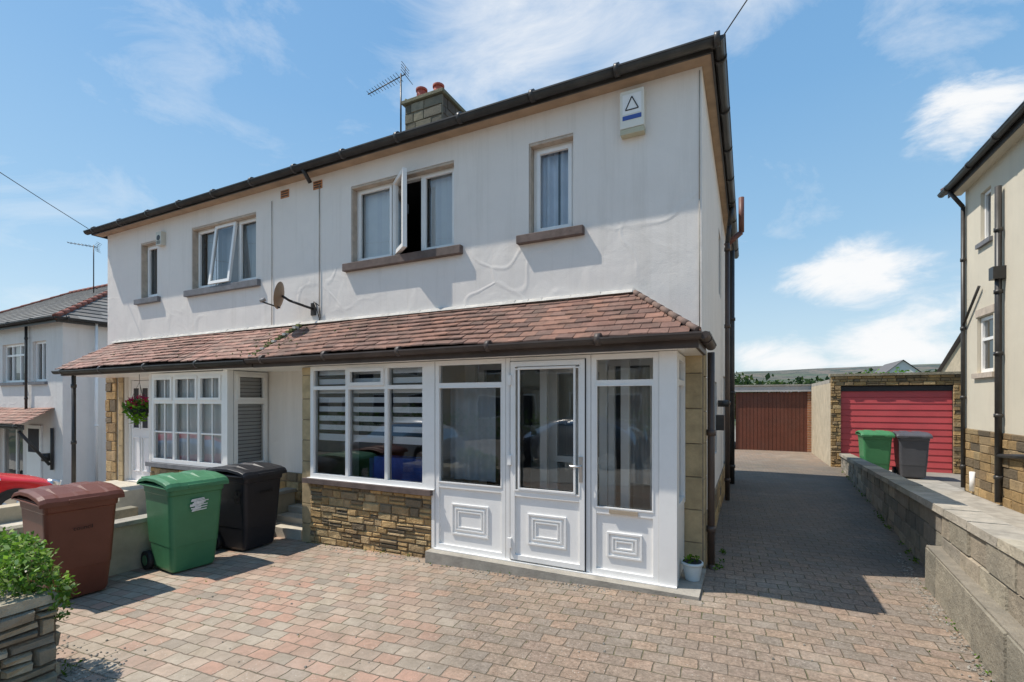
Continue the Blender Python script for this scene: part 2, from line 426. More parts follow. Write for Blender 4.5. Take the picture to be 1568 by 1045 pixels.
sheet('driveway_paving',-6.0,1.6,-.9,19.4,PAVE,.012,.4,lambda y: wx(max(y,3))+.02)
sheet('neighbour_patio',-11.8,-6.16,1.0,5.0,CREAMC,.008)
sheet('neighbour_driveway',2.4,3.7,3.0,15.0,CONC,.008)
sheet('side_driveway',-17.4,-11.85,-1.0,16.0,ASPH,.006)
sheet('road',-60,60,-9.5,-3.2,ASPH,-.10,2)
B=MB()
for i in range(-40,40):
    x=i*1.5; B.box(x,x+1.49,-3.2,-3.05,g(x,-3)-.2,g(x,-3)+.02,CONC)
B.obj('kerb')
sheet('pavement',-60,60,-3.05,-.95,CONC,.012,1.5)

# ------------------------------------------------------------ MAIN HOUSE
XL,XR,YF,YB,ZE=-11.35,-.40,5.0,11.8,4.93
OV=.11
PARTY=-5.87
H=root('semi_detached_house',((XL+XR)/2,(YF+YB)/2,0))
wins=[(-2.24,-1.71,3.52,4.57),(-4.94,-3.25,3.53,4.61),(-10.17,-9.64,3.52,4.57),(-8.60,-6.93,3.53,4.61)]
ops=wins+[(-4.93,-3.22,.12,2.06),(-2.95,-.80,.06,2.1),(-8.48,-6.76,.12,2.06),(-10.72,-9.86,.12,2.10)]
B=MB(); wall_open(B,XL,XR,-.9,ZE+.0,YF,ops,WHITE); 
B.T=TX(XR,YF)
sops=[(3.0,3.6,3.3,4.3),(1.9,2.5,.9,1.9),(4.6,5.4,.1,2.1)]
wall_open(B,0,YB-YF,-.9,ZE+.0,0,sops,WHITE,.12)
B.T=None
B.poly([(XL,YF,-1.2),(XL,YB,-1.2),(XL,YB,ZE),(XL,YF,ZE)],WHITE)
B.poly([(XL,YB,-1.2),(XR,YB,-1.2),(XR,YB,ZE),(XL,YB,ZE)],WHITE)
B.obj('rendered_walls',H)
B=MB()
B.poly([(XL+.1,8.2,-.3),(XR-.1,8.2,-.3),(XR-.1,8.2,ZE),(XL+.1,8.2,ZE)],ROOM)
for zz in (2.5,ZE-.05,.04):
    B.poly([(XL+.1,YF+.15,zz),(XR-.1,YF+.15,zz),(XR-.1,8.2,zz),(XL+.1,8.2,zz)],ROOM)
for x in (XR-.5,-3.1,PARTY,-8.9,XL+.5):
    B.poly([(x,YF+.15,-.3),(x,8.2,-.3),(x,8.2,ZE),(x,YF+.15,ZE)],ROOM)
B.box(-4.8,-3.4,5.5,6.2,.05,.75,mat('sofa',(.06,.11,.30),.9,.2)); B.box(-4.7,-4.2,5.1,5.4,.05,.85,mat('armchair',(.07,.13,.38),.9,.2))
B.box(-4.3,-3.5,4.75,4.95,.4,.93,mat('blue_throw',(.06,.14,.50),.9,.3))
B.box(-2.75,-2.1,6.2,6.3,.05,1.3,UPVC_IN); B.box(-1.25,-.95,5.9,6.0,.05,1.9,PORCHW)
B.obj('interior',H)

F=MB();G=MB();L=MB()
yw=YF+.10
window(F,G,-2.24+.02,-1.71-.005,3.53,4.55,yw,fw=.055,sashes=[(-2.18,-1.755,3.575,4.505)])
drape(L,-2.2,-1.96,3.5,4.6,yw+.12,NET); drape(L,-1.94,-1.72,3.5,4.6,yw+.12,NET)
m=UPVC
F.ring(-4.93,-3.255,3.54,4.60,.05,yw,yw+.07,m)
for c in (-4.27,-3.80): F.box(c-.021,c+.021,yw,yw+.07,3.59,4.55,m)
for a,b in ((-4.9,-4.28),(-3.79,-3.28)):
    G.poly([(a,yw+.035,3.56),(b,yw+.035,3.56),(b,yw+.035,4.58),(a,yw+.035,4.58)],GLASS)
F.ring(-4.885,-4.30,3.585,4.555,.035,yw-.012,yw+.02,UPVC)
F.ring(-3.775,-3.30,3.585,4.555,.035,yw-.012,yw+.02,UPVC)
slats(L,-4.86,-4.30,3.5,4.6,yw+.12,BLIND,.09,.3)
slats(L,-3.70,-3.25,3.5,4.6,yw+.12,BLIND,.09,.3)
th=math.radians(36)
def Tc(x,y,z): return (-4.235+x*math.cos(th)+y*math.sin(th), yw-.02-x*math.sin(th)+y*math.cos(th), z)
F.T=Tc; F.ring(0,.47,3.57,4.56,.055,-.025,.03,UPVC); F.box(.43,.445,.03,.06,4.0,4.12,GUT); F.T=None
G.T=Tc; G.poly([(.03,0,3.6),(.44,0,3.6),(.44,0,4.53),(.03,0,4.53)],GLASS); G.T=None
window(F,G,-10.17+.02,-9.645,3.53,4.55,yw,fw=.055,sashes=[(-10.1,-9.69,3.575,4.505)])
slats(L,-10.1,-9.66,3.5,4.6,yw+.13,BLIND2,.09,.5)
F.ring(-8.59,-6.935,3.54,4.60,.05,yw,yw+.07,m)
for c in (-8.05,-7.48): F.box(c-.021,c+.021,yw,yw+.07,3.59,4.55,m)
for a,b in ((-8.57,-8.06),(-7.47,-6.95)):
    G.poly([(a,yw+.035,3.56),(b,yw+.035,3.56),(b,yw+.035,4.58),(a,yw+.035,4.58)],GLASS)
F.ring(-8.55,-8.08,3.585,4.555,.035,yw-.012,yw+.02,UPVC)
F.ring(-7.45,-6.98,3.585,4.555,.035,yw-.012,yw+.02,UPVC)
def Tt(x,y,z):
    a=math.radians(7); zz=z-4.57
    return (x, yw-.03+zz*math.sin(a)+y, 4.57+zz*math.cos(a))
F.T=Tt; F.ring(-8.035,-7.495,3.56,4.57,.05,-.02,.02,UPVC); F.T=None
G.T=Tt; G.poly([(-8.0,0,3.6),(-7.53,0,3.6),(-7.53,0,4.54),(-8.0,0,4.54)],GLASS); G.T=None
slats(L,-8.5,-6.95,3.5,4.6,yw+.15,BLIND2,.10,.5)
S=MB()
S.box(-2.37,-1.58,YF-.07,YF+.12,3.43,3.525,SILL); S.box(-5.04,-3.12,YF-.07,YF+.12,3.43,3.535,SILL)
S.box(-10.30,-9.53,YF-.06,YF+.12,3.43,3.525,SILLG); S.box(-8.74,-6.82,YF-.06,YF+.12,3.43,3.535,SILLG)
for (a,b,c,d) in wins:
    S.box(a+.003,b-.003,YF+.004,YF+.10,d-.035,d-.003,LINT)
    S.box(a+.003,a+.02,YF+.004,YF+.10,c+.02,d-.036,LINT)
S.obj('window_sills',H,.006)

YP=4.35
S=MB()
stones(S,-5.0,-3.13,-.20,.60,YP+.02,(.055,.12),(.10,.28),TAN,prot=.024,gap=.008,jit=.012)
S.box(-5.0,-3.12,YP+.04,YF,-.3,.58,JOINT)
S.box(-5.07,-3.10,YP-.06,YP+.10,.605,.665,SILL)
def blocks(S,x0,x1,z0,z1,y,h=.3):
    z=z0
    S.box(x0,x1,y,y+.02,z0,z1,JOINT)
    while z<z1-.02:
        t=min(z+h*U(.9,1.1),z1); c=U(.82,1.12)
        S.hexa([(x0,y,z+.003),(x1,y,z+.003),(x1,y,t-.003),(x0,y,t-.003),(x0+.004,y-.012,z+.006),(x1-.004,y-.012,z+.006),(x1-.004,y-.012,t-.006),(x0+.004,y-.012,t-.006)],ASHLAR,(c,c*.99,c*.96)); z=t
blocks(S,-5.16,-5.0,-.20,2.07,YP+.03,.28)
S.box(-5.16,-5.0,YP+.05,YF,-.3,2.07,TANR)
stones(S,-6.7,-5.16,-.3,.57,YF-.02,(.10,.16),(.2,.4),TAN,prot=.02)
blocks(S,-.575,-.395,-.05,2.15,YF-.02,.32)
S.T=TX(-.385,YF-.02); blocks(S,0.012,.28,-.1,2.15,0,.32)
stones(S,.28,YB-YF,-.15,.45,0,(.12,.2),(.25,.5),TAN,prot=.012)
S.T=None
S.box(-3.11,-.36,4.22,YF-.03,-.15,.028,CONC)
S.obj('stone_base',H)
window(F,G,-4.99,-3.19,.67,2.075,YP,cols=(-4.37,-3.76),transom=1.80,fw=.055,d=.07,sashes=[(-4.345,-3.785,1.82,2.03)])
F.box(-3.19,-3.075,YP-.005,YP+.075,.673,2.075,UPVC)
F.box(-3.118,-3.075,YP-.005,YP+.075,.03,.665,UPVC)
F.box(-5.02,-3.075,YP-.03,YP+.07,.6655,.672,UPVC)
z=2.03
while z>1.18:
    h=.066
    for a,b,lim in ((-4.94,-4.42,1.22),(-4.36,-3.80,1.1),(-3.74,-3.24,1.1)):
        if z>lim: L.box(a,b,YP+.10,YP+.104,z-h,z,BLIND)
    z-=.115
for a,b in ((-4.94,-4.42),(-4.36,-3.80),(-3.74,-3.24)):
    L.box(a,b,YP+.095,YP+.12,1.14,1.18,BLIND)
def moulded(x0,x1,z0,z1,y):
    F.ring(x0,x1,z0,z1,.018,y-.014,y,UPVC)
    F.ring(x0+.045,x1-.045,z0+.045,z1-.045,.016,y-.012,y,UPVC)
    F.ring(x0+.078,x1-.078,z0+.075,z1-.075,.014,y-.01,y,UPVC)
def panel(x0,x1,z0,z1,y,glz,trans):
    F.box(x0,x0+.05,y,y+.07,z0,z1,UPVC); F.box(x1-.05,x1,y,y+.07,z0,z1,UPVC)
    F.box(x0+.05,x1-.05,y,y+.07,z0,z0+.05,UPVC); F.box(x0+.05,x1-.05,y,y+.07,z1-.05,z1,UPVC)
    F.box(x0+.05,x1-.05,y+.002,y+.07,glz-.06,glz,UPVC)
    F.box(x0+.05,x1-.05,y+.02,y+.05,z0+.05,glz-.06,UPVC)
    w=x1-x0; moulded(x0+w*.24,x1-w*.24,z0+.17,glz-.22,y+.02)
    if trans: F.box(x0+.05,x1-.05,y+.002,y+.07,trans-.025,trans+.025,UPVC)
    G.poly([(x0+.02,y+.035,glz-.02),(x1-.02,y+.035,glz-.02),(x1-.02,y+.035,z1-.02),(x0+.02,y+.035,z1-.02)],GLASS)
    F.ring(x0+.044,x1-.044,glz-.006,(trans or z1-.05)-.018,.014,y-.006,y+.01,UPVC)
panel(-3.073,-2.205,.04,2.075,YP,.76,1.81)
F.box(-2.203,-2.15,YP-.004,YP+.076,.04,2.075,UPVC)
F.box(-2.148,-1.362,YP,YP+.07,2.04,2.075,UPVC)
panel(-2.142,-1.368,.055,2.033,YP-.025,.75,None)
F.ring(-2.055,-1.455,.76,1.975,.02,YP-.036,YP-.02,UPVC)
F.box(-1.36,-1.315,YP-.004,YP+.076,.04,2.075,UPVC)
panel(-1.313,-.70,.04,2.075,YP,.66,1.81)
F.box(-.698,-.547,YP-.008,YP+.072,.03,2.078,UPVC)
F.box(-3.075,-.547,YP-.03,YP+.06,.0285,.039,UPVC)
for x in (-2.1465,-1.3645): F.box(x-.0025,x+.0025,YP-.02,YP-.001,.045,2.04,RUBBER)
for x in (-3.0735,-2.2045,-1.3145,-.6985): F.box(x-.0015,x+.0015,YP-.0055,YP-.001,.045,2.07,FJ)
for zz in (.22,1.05,1.85): F.box(-2.165,-2.125,YP-.05,YP-.026,zz-.05,zz+.05,UPVC)
F.box(-1.42,-1.385,YP-.036,YP-.025,.88,1.12,STEEL); F.cyl((-1.40,YP-.036,1.03),(-1.40,YP-.075,1.03),.009,STEEL,8); F.cyl((-1.40,YP-.07,1.03),(-1.50,YP-.07,1.03),.011,STEEL,8)
F.box(-1.14,-.88,YP-.012,YP,.612,.648,BRASS)
F.T=TX(-.547,YP); G.T=TX(-.547,YP)
window(F,G,.075,.61,.66,2.07,0,cols=(),transom=1.81,fw=.06); F.box(.075,.61,.01,.05,.03,.66,UPVC)
F.T=None;G.T=None
window(F,G,-2.93,-.82,.07,2.09,YF+.04,cols=(-2.45,-2.02,-1.30),fw=.08,mat_=UPVC_IN)
window(F,G,-1.98,-1.34,.09,2.03,YF+.0,cols=(-1.66,),transom=1.0,fw=.08,mat_=UPVC_IN)
F.box(-2.0,-1.92,YP+.4,YP+.46,.04,2.05,UPVC_IN); F.box(-1.12,-1.04,YP+.35,YP+.41,.04,2.05,UPVC_IN)
drape(L,-3.05,-2.45,.76,1.78,YP+.25,GREYCURT,.16,.02)
L.box(-3.09,-.6,YP+.08,YF,.03,.04,CONC)
L.box(-3.13,-3.09,YP+.08,YF-.01,-.2,2.07,PORCHW)
drape(L,-1.2,-.9,.75,2.0,YF+.25,BLIND2,.1,.02)
window(F,G,-8.55,-6.72,.67,2.07,YP,cols=(-7.95,-7.32),transom=1.62,fw=.06,sashes=[(-8.49,-7.98,1.645,2.01),(-7.92,-7.345,1.645,2.01),(-7.295,-6.78,1.645,2.01)])
F.box(-6.72,-6.63,YP-.01,YP+.08,.62,2.08,UPVC)
for a,b in ((-8.49,-7.975),(-7.925,-7.345),(-7.295,-6.78)): F.box(a,b,YP+.02,YP+.05,1.138,1.162,UPVC)
for c in (-8.23,-7.63,-7.03): F.box(c-.01,c+.01,YP+.021,YP+.049,.73,2.0,UPVC)
slats(L,-8.5,-6.75,.7,2.05,YP+.11,BLIND,.09,.45)
F.T=TX(-6.63,YP);G.T=TX(-6.63,YP);L.T=TX(-6.63,YP)
window(F,G,.09,.63,.67,2.07,0,transom=1.62,fw=.06,sashes=[(.13,.59,1.645,2.03)])
z=1.98
while z>.75:
    L.poly([(.13,.10,z),(.6,.10,z),(.6,.13,z-.045),(.13,.13,z-.045)],BLIND2); z-=.055
F.T=None;G.T=None;L.T=None
S=MB()
stones(S,-8.6,-6.62,-.4,.58,YP+.02,(.09,.14),(.15,.35),TAN,prot=.02)
S.T=TX(-6.62,YP+.02); stones(S,0,.62,-.4,.58,0,(.09,.14),(.15,.35),TAN,prot=.02); S.T=None
S.box(-8.63,-6.60,YP-.05,YP+.1,.60,.665,SILLG); S.box(-6.64,-6.56,YP+.1,YF,.60,.665,SILLG)
S.box(-8.62,-8.56,YP,YF,.665,2.07,WHITE)
stones(S,-11.35,-10.98,-.5,2.1,YF-.02,(.14,.24),(.18,.37),TAN,prot=.02)
blocks(S,-10.90,-10.74,-.4,2.1,YF-.02,.3)
S.box(-11.0,-9.5,4.35,YF-.01,-.5,.10,CREAMC)
S.box(-11.0,-9.5,3.95,4.348,-.5,-.05,CREAMC); S.box(-10.9,-9.5,3.55,3.948,-.6,-.2,CREAMC)
S.obj('neighbour_stonework',H)
F.box(-10.72,-9.86,YF+.06,YF+.12,2.03,2.1,UPVC); F.box(-10.72,-10.65,YF+.06,YF+.12,.12,2.03,UPVC); F.box(-9.93,-9.86,YF+.06,YF+.12,.12,2.03,UPVC)
F.box(-10.64,-9.94,YF+.07,YF+.11,.12,2.02,DOORW)
for a,b in ((-10.56,-10.32),(-10.26,-10.02)):
    F.ring(a,b,.3,.95,.02,YF+.055,YF+.07,DOORW); F.box(a+.02,b-.02,YF+.062,YF+.068,1.12,1.88,DARKIN); F.ring(a,b,1.1,1.9,.025,YF+.05,YF+.062,DOORW)
F.obj('window_frames',H,.004); G.obj('window_glass',H); L.obj('blinds_and_curtains',H)

# ---- canopy roof
B=MB()
def canopy(B,xl,xrf,ye,ze,yt,zt,rows,cols,tw=.165,lift=.022):
    for i in range(rows):
        t0=i/rows; t1=min(1,(i+1.25)/rows)
        x=xl-(tw*.5 if i%2 else 0)
        while x<xrf(t0):
            a=max(x,xl)+.002; b=min(x+tw,xrf((t0+t1)/2))-.002
            if b-a>.02:
                sag=.012*math.sin(x*1.3)+.006*math.sin(x*3.7)
                y0=ye+(yt-ye)*t0+U(-.006,.005); y1=ye+(yt-ye)*t1
                z0=ze+(zt-ze)*t0+lift+U(-.003,.006)+sag; z1=ze+(zt-ze)*t1+.003+sag*.5
                th=.013; c=random.choice(cols(x)); f=U(.8,1.15); c=tuple(q*f for q in c)
                k=U(-.004,.004)
                B.hexa([(a,y0,z0-th+k),(b,y0,z0-th-k),(b,y1,z1-th),(a,y1,z1-th),(a,y0,z0+k),(b,y0,z0-k),(b,y1,z1),(a,y1,z1)],TILE,c)
            x+=tw
OURS=[(.26,.135,.10),(.30,.155,.11),(.23,.125,.095),(.27,.15,.115),(.33,.17,.12),(.20,.115,.09)]
THEIRS=[(.40,.215,.165),(.44,.235,.18),(.36,.195,.15),(.40,.245,.19),(.31,.19,.15)]
def cc(x): return OURS if x>PARTY+U(-.05,.05) else THEIRS
canopy(B,-11.15,lambda t:-.36-.70*t,4.12,2.20,5.0,2.755,9,cc)
nr=9
for i in range(nr):
    t0=i/nr;t1=min(1,(i+1.2)/nr)
    xa=-.34-.70*t0; xb=-.34-.70*t1; ya=4.12+.88*t0; yb=4.12+.88*t1; za=2.2+.555*t0+.02; zb=2.2+.555*t1
    y=4.99
    B.hexa([(xa,ya,za-.013),(xa,y,za-.013),(xb,y,zb-.013),(xb,yb,zb-.013),(xa,ya,za),(xa,y,za),(xb,y,zb),(xb,yb,zb)],TILE,random.choice(OURS))
for i in range(8):
    t=i/8; t2=(i+1.08)/8
    B.cyl((-.36-.70*t,4.14+.86*t,2.215+.555*t),(-.36-.70*t2,4.14+.86*t2,2.215+.555*t2),.032,TILE,8,.026,col=(.23,.15,.12))
for i in range(60):
    x=-11.1+10.04*i/60; B.hexa([(x,4.94,2.755),(x+.167,4.94,2.755),(x+.167,4.998,2.755),(x,4.998,2.755),(x,4.965,2.79+U(-.008,.008)),(x+.167,4.965,2.79+U(-.008,.008)),(x+.167,4.998,2.80),(x,4.998,2.80)],MORT)
for i in range(26):
    t=i/26;t2=t+1/26
    B.hexa([(-1.06+.66*t,4.95,2.76-.53*t),(-1.06+.66*t2,4.95,2.76-.53*t2),(-1.06+.66*t2,4.998,2.76-.53*t2),(-1.06+.66*t,4.998,2.76-.53*t),
            (-1.06+.66*t,4.97,2.80+.012-.53*t),(-1.06+.66*t2,4.97,2.80+.012-.53*t2),(-1.06+.66*t2,4.998,2.80+.012-.53*t2),(-1.06+.66*t,4.998,2.80+.012-.53*t)],MORT)
for i in range(14):
    t=i/14; B.box(PARTY-.03,PARTY+.03,4.14+.8*t,4.14+.8*(t+.08),2.215+.54*t,2.24+.555*t,MOSS if i%3 else MORT)
for k in range(60):
    x=PARTY+random.gauss(0,.35) if k<45 else U(-11,-1); t=U(.02,.95); B.cyl((x,4.12+.88*t,2.215+.555*t),(x,4.12+.88*t-.003,2.232+.555*t),U(.008,.02),MOSS,7,.004)
B.poly([(-11.1,4.14,2.18),(-.37,4.14,2.18),(-1.07,5,2.735),(-11.1,5,2.735)],BROWN)
B.obj('canopy_tiles',H)
B=MB()
B.box(-11.12,-5.89,4.19,4.215,2.085,2.20,BROWN); B.box(-5.87,-.36,4.19,4.215,2.08,2.205,BROWN)
B.box(-.385,-.36,4.215,YF-.04,2.08,2.205,BROWN)
B.box(-11.1,-.39,4.216,YF-.001,2.082,2.09,UPVC)
def gutter(B,a,b,r=.055,m=GUT,joint=1.8):
    a=Vector(a);b=Vector(b); d=(b-a); L_=d.length; d.normalize(); side=d.cross(Vector((0,0,1)))
    n=8; prev=None
    for P in (a,b):
        ring=[B.vert(P+side*math.cos(math.pi*k/n)*r-Vector((0,0,1))*math.sin(math.pi*k/n)*r) for k in range(n+1)]
        if prev:
            for k in range(n): B.face([prev[k],prev[k+1],ring[k+1],ring[k]],m,(1,1,1),True)
        prev=ring
        B.face(list(ring),m)
    for s_ in (1,-1):
        p=side*s_*r; B.hexa([a+p*1.0-Vector((0,0,.008)),b+p-Vector((0,0,.008)),b+p*1.08-Vector((0,0,.008)),a+p*1.08-Vector((0,0,.008)),a+p+Vector((0,0,.008)),b+p+Vector((0,0,.008)),b+p*1.08+Vector((0,0,.008)),a+p*1.08+Vector((0,0,.008))],m)
    t=.3
    while t<L_:
        c=a+d*t
        B.cyl(c-d*.025-Vector((0,0,.004)),c+d*.025-Vector((0,0,.004)),r*1.12,m,12)
        t+=joint
gutter(B,(-11.16,4.125,2.16),(-5.9,4.125,2.165),.05,GUT,1.3)
gutter(B,(-5.88,4.125,2.175),(-.33,4.125,2.19),.05,BROWN,1.1)
gutter(B,(-.325,4.125,2.19),(-.325,5.08,2.185),.05,BROWN,.8)
# main eaves
B.box(XL-.2,XR+OV,YF-.18,YF-.16,ZE-.05,ZE+.05,GUT)
B.box(XR+OV-.02,XR+OV,YF-.159,YB+.2,ZE-.05,ZE+.05,GUT); B.box(XL-.2,XL-.18,YF-.159,YB+.2,ZE-.05,ZE+.05,GUT)
B.box(XL-.18,XR+OV-.02,YF-.16,YF-.003,ZE-.04,ZE-.028,SOFF); B.box(XR+.003,XR+OV-.02,YF-.003,YB+.2,ZE-.04,ZE-.028,SOFF)
gutter(B,(XL-.24,YF-.235,ZE+.0),(XR+OV+.05,YF-.235,ZE+.02),.056,GUT,.92)
gutter(B,(XR+OV+.05,YF-.27,ZE+.02),(XR+OV+.05,YB+.3,ZE+.0),.056,GUT,.92)
B.cyl((-5.62,YF-.23,ZE-.03),(-5.62,YF-.10,ZE-.17),.03,GUT,8)
def dpipe(B,x,y,z0,z1,r,m,coll=1.8):
    B.cyl((x,y,z0),(x,y,z1),r,m,12)
    z=z0+.4
    while z<z1: B.cyl((x,y,z-.03),(x,y,z+.03),r*1.28,m,12); z+=coll
dpipe(B,-.325,5.12,-.02,2.12,.034,PIPE,.95)
B.tube([(-.325,5.12,.02),(-.30,5.05,-.03)],.034,PIPE)
dpipe(B,-.31,8.9,-.1,4.3,.038,PIPE,1.3); B.tube([(-.31,8.9,4.3),(-.28,8.9,4.6),(-.24,8.9,4.9)],.038,GUT)
dpipe(B,-.29,10.8,-.1,4.7,.05,GUT,1.5)
B.cyl((-.10,9.2,4.55),(-.10,9.2,5.15),.045,REDPIPE,12); B.cyl((-.10,9.2,4.55),(-.35,9.2,4.35),.045,REDPIPE,12)
B.box(-.38,-.28,6.9,7.15,1.25,1.45,GUT)
B.cyl((-.39,7.6,1.6),(-.24,7.6,1.6),.05,GUT,10)
dpipe(B,-10.72,4.22,-.5,2.1,.032,GUT,1.0)
B.cyl((-5.54,YF-.012,2.78),(-5.54,YF-.012,4.75),.006,CONC,6); B.cyl((-6.55,YF-.012,2.78),(-6.55,YF-.012,4.7),.005,CONC,6)
B.cyl((-5.52,YF-.02,2.8),(-5.62,YF-.02,3.05),.006,GUT,6)
B.tube([(XR-.02,YF-.012,4.85),(XR-.022,YF-.012,3.6),(XR-.02,YF-.012,2.3)],.005,CONC,6)
for x in (-6.27,-5.58):
    B.box(x-.09,x+.09,YF-.006,YF+.01,4.70,4.82,BRICK)
    for k in range(3): B.box(x-.075,x+.075,YF-.008,YF-.005,4.72+k*.035,4.735+k*.035,GUT)
B.obj('gutters_and_pipes',H)
def hiproof(B,x0,x1,y0,y1,ze,h,cols,rows=16,ridgecol=(.2,.1,.08),m=ROOFG,tw=.3,hipl=True,hipr=True,hipcap=True):
    ym=(y0+y1)/2; run=ym-y0
    def fr(t): return (x0+(run*t if hipl else 0), x1-(run*t if hipr else 0))
    for i in range(rows):
        t0=i/rows;t1=(i+1)/rows
        for side in (0,1):
            y_0=y0+run*t0 if side==0 else y1-run*t0; y_1=y0+run*t1 if side==0 else y1-run*t1
            za=ze+h*t0+.025; zb=ze+h*t1
            A0,A1=fr(t0);B0,B1=fr(t1); x=A0-(tw/2 if i%2 else 0)
            while x<A1:
                a=max(x,A0); b=min(x+tw,A1)
                a2=min(max(a,B0),B1); b2=min(max(b,B0),B1)
                c=random.choice(cols); f=U(.8,1.2)
                B.poly([(a,y_0,za),(b,y_0,za),(b2,y_1,zb),(a2,y_1,zb)],m,tuple(q*f for q in c))
                B.poly([(a,y_0,za-.025),(b,y_0,za-.025),(b,y_0,za),(a,y_0,za)],m,(.08,.08,.08))
                x+=tw
        for hp,sx in ((hipr,1),(hipl,-1)):
            if not hp: continue
            xa=(x1-run*t0) if sx==1 else (x0+run*t0); xb=(x1-run*t1) if sx==1 else (x0+run*t1)
            za=ze+h*t0+.025; zb=ze+h*t1; A0,A1=y0+run*t0,y1-run*t0;B0,B1=y0+run*t1,y1-run*t1; y=A0-(tw/2 if i%2 else 0)
            while y<A1:
                a=max(y,A0); b=min(y+tw,A1); a2=min(max(a,B0),B1); b2=min(max(b,B0),B1)
                c=random.choice(cols); f=U(.8,1.2)
                B.poly([(xa,a,za),(xa,b,za),(xb,b2,zb),(xb,a2,zb)],m,tuple(q*f for q in c))
                B.poly([(xa,a,za-.025),(xa,b,za-.025),(xa,b,za),(xa,a,za)],m,(.08,.08,.08)); y+=tw
    def cap(a,b,r=.085):
        a=Vector(a);b=Vector(b);n=max(2,int((b-a).length/.35))
        for i in range(n):
            p=a+(b-a)*(i/n);q=a+(b-a)*((i+1.06)/n)
            B.cyl(p,q,r,TILE,8,r*.82,col=ridgecol)
    e0=x0+(run if hipl else 0); e1=x1-(run if hipr else 0); r=.085 if hipcap else .05
    cap((e0,ym,ze+h+.02),(e1,ym,ze+h+.02))
    if hipr: cap((x1,y0,ze+.01),(e1,ym,ze+h+.0),r); cap((x1,y1,ze+.01),(e1,ym,ze+h+.0),r)
    if hipl: cap((x0,y0,ze+.01),(e0,ym,ze+h+.0),r); cap((x0,y1,ze+.01),(e0,ym,ze+h+.0),r)
GREYR=[(.17,.16,.15),(.21,.20,.19),(.14,.135,.13),(.19,.17,.15),(.23,.22,.20)]
B=MB()
hiproof(B,XL-.25,XR+OV+.03,YF-.21,YB+.26,ZE-.0,1.95,GREYR,14,hipcap=False,ridgecol=(.08,.075,.07))
B.obj('hipped_roof',H)
B=MB()
CH=[(.20,.175,.12),(.25,.22,.15),(.17,.15,.11),(.29,.25,.18)]
cx0,cx1,cy0,cy1=-6.50,-5.55,8.1,9.0; c0=.36
B.box(cx0+.03,cx1-.03,cy0+.03,cy1-.03,6.0,7.52+c0,JOINT)
stones(B,cx0,cx1,6.0,7.50+c0,cy0+.02,(.16,.22),(.25,.45),CH,m=STONEG,prot=.02)
B.T=TX(cx1-.02,cy0+.02); stones(B,0,cy1-cy0-.02,6.0,7.50+c0,0,(.16,.22),(.25,.45),[(.16,.12,.09),(.20,.15,.11)],m=STONEG,prot=.02); B.T=None
B.box(cx0-.05,cx1+.05,cy0-.05,cy1+.05,7.51+c0,7.58+c0,STONEG,(.24,.22,.14)); B.box(cx0+.02,cx1-.02,cy0+.02,cy1-.02,7.581+c0,7.62+c0,MOSS)
for k in range(40):
    a=U(cx0-.03,cx1-.03);b=U(cy0-.03,cy1-.05); B.cyl((a,b,7.56+c0),(a+U(-.02,.02),b,7.62+c0+U(0,.04)),U(.03,.07),MOSS,7,.02)
for (px,py) in ((-6.28,8.4),(-5.88,8.45),(-6.2,8.8)):
    B.cyl((px,py,7.6+c0),(px,py,7.92+c0),.125,POTRED,16,.10); B.cyl((px,py,7.90+c0),(px,py,7.95+c0),.125,POTRED,16); B.cyl((px,py,7.74+c0),(px,py,7.78+c0),.124,POTRED,16)
    B.cyl((px,py,7.95+c0),(px,py,8.0+c0),.10,POTRED,16,.03)
B.obj('chimney',H,.01)

def antenna(name,base,top,boomdir,L_=1.0,n=10,el=.34):
    B=MB(); bx,by,bz=base; m=GUT
    B.cyl(base,(bx,by,top),.018,m,8)
    d=Vector(boomdir).normalized(); c=Vector((bx,by,top-.06)); e=c+d*L_
    B.cyl(c-d*.12,e,.011,m,6); side=d.cross(Vector((0,0,1))).normalized()
    for i in range(n):
        p=c+d*(L_*(i+.5)/n); w=el*(1-.4*i/n)*.5
        B.cyl(p-side*w,p+side*w,.006,m,5)
    up=side.cross(d).normalized()
    for s_ in (-1,1):
        p=c-d*.10; q=p-d*.06+up*.16*s_
        for k in range(4):
            t=k/3; r=p+(q-p)*t; B.cyl(r-side*.16,r+side*.16,.006,m,5)
        B.cyl(p,q,.006,m,5)
    B.cyl((bx,by,bz+.35),(bx+.15,by+.05,bz+.30),.014,m,6)
    return B.obj(name)
antenna('tv_antenna',(-6.68,8.2,7.0),8.65,(-1,-.15,-.28),.85,12,.30)
antenna('tv_antenna',(-21.4,9.0,5.4),7.3,(-.7,-.6,.1),.8,7,.4)

B=MB(); 
B.box(-1.175,-.935,YF-.09,YF-.001,4.42,4.80,mat('alarm_cream',(.78,.75,.66),.4,.04))
B.box(-1.175,-.935,YF-.088,YF-.002,4.36,4.415,mat('alarm_yellow',(.50,.47,.33),.4,.04))
B.poly([(-1.15,YF-.092,4.56),(-.96,YF-.092,4.56),(-.96,YF-.092,4.76),(-1.15,YF-.092,4.76)],UPVC)
BLK=mat('alarm_black',(.03,.03,.03),.5,.05)
for p,q in (((-1.12,4.60),(-1.055,4.73)),((-1.055,4.73),(-.99,4.60)),((-.99,4.60),(-1.12,4.60))):
    B.cyl((p[0],YF-.094,p[1]),(q[0],YF-.094,q[1]),.006,BLK,6)
B.box(-1.15,-.96,YF-.094,YF-.09,4.50,4.545,mat('alarm_blue',(.05,.10,.35),.4,.04))
B.obj('burglar_alarm',None,.012)
B=MB(); B.box(-9.53,-9.37,YF-.08,YF-.001,4.42,4.66,mat('alarm_beige',(.62,.60,.52),.5,.04)); B.cyl((-9.45,YF-.085,4.55),(-9.45,YF-.08,4.55),.05,GUT,14)
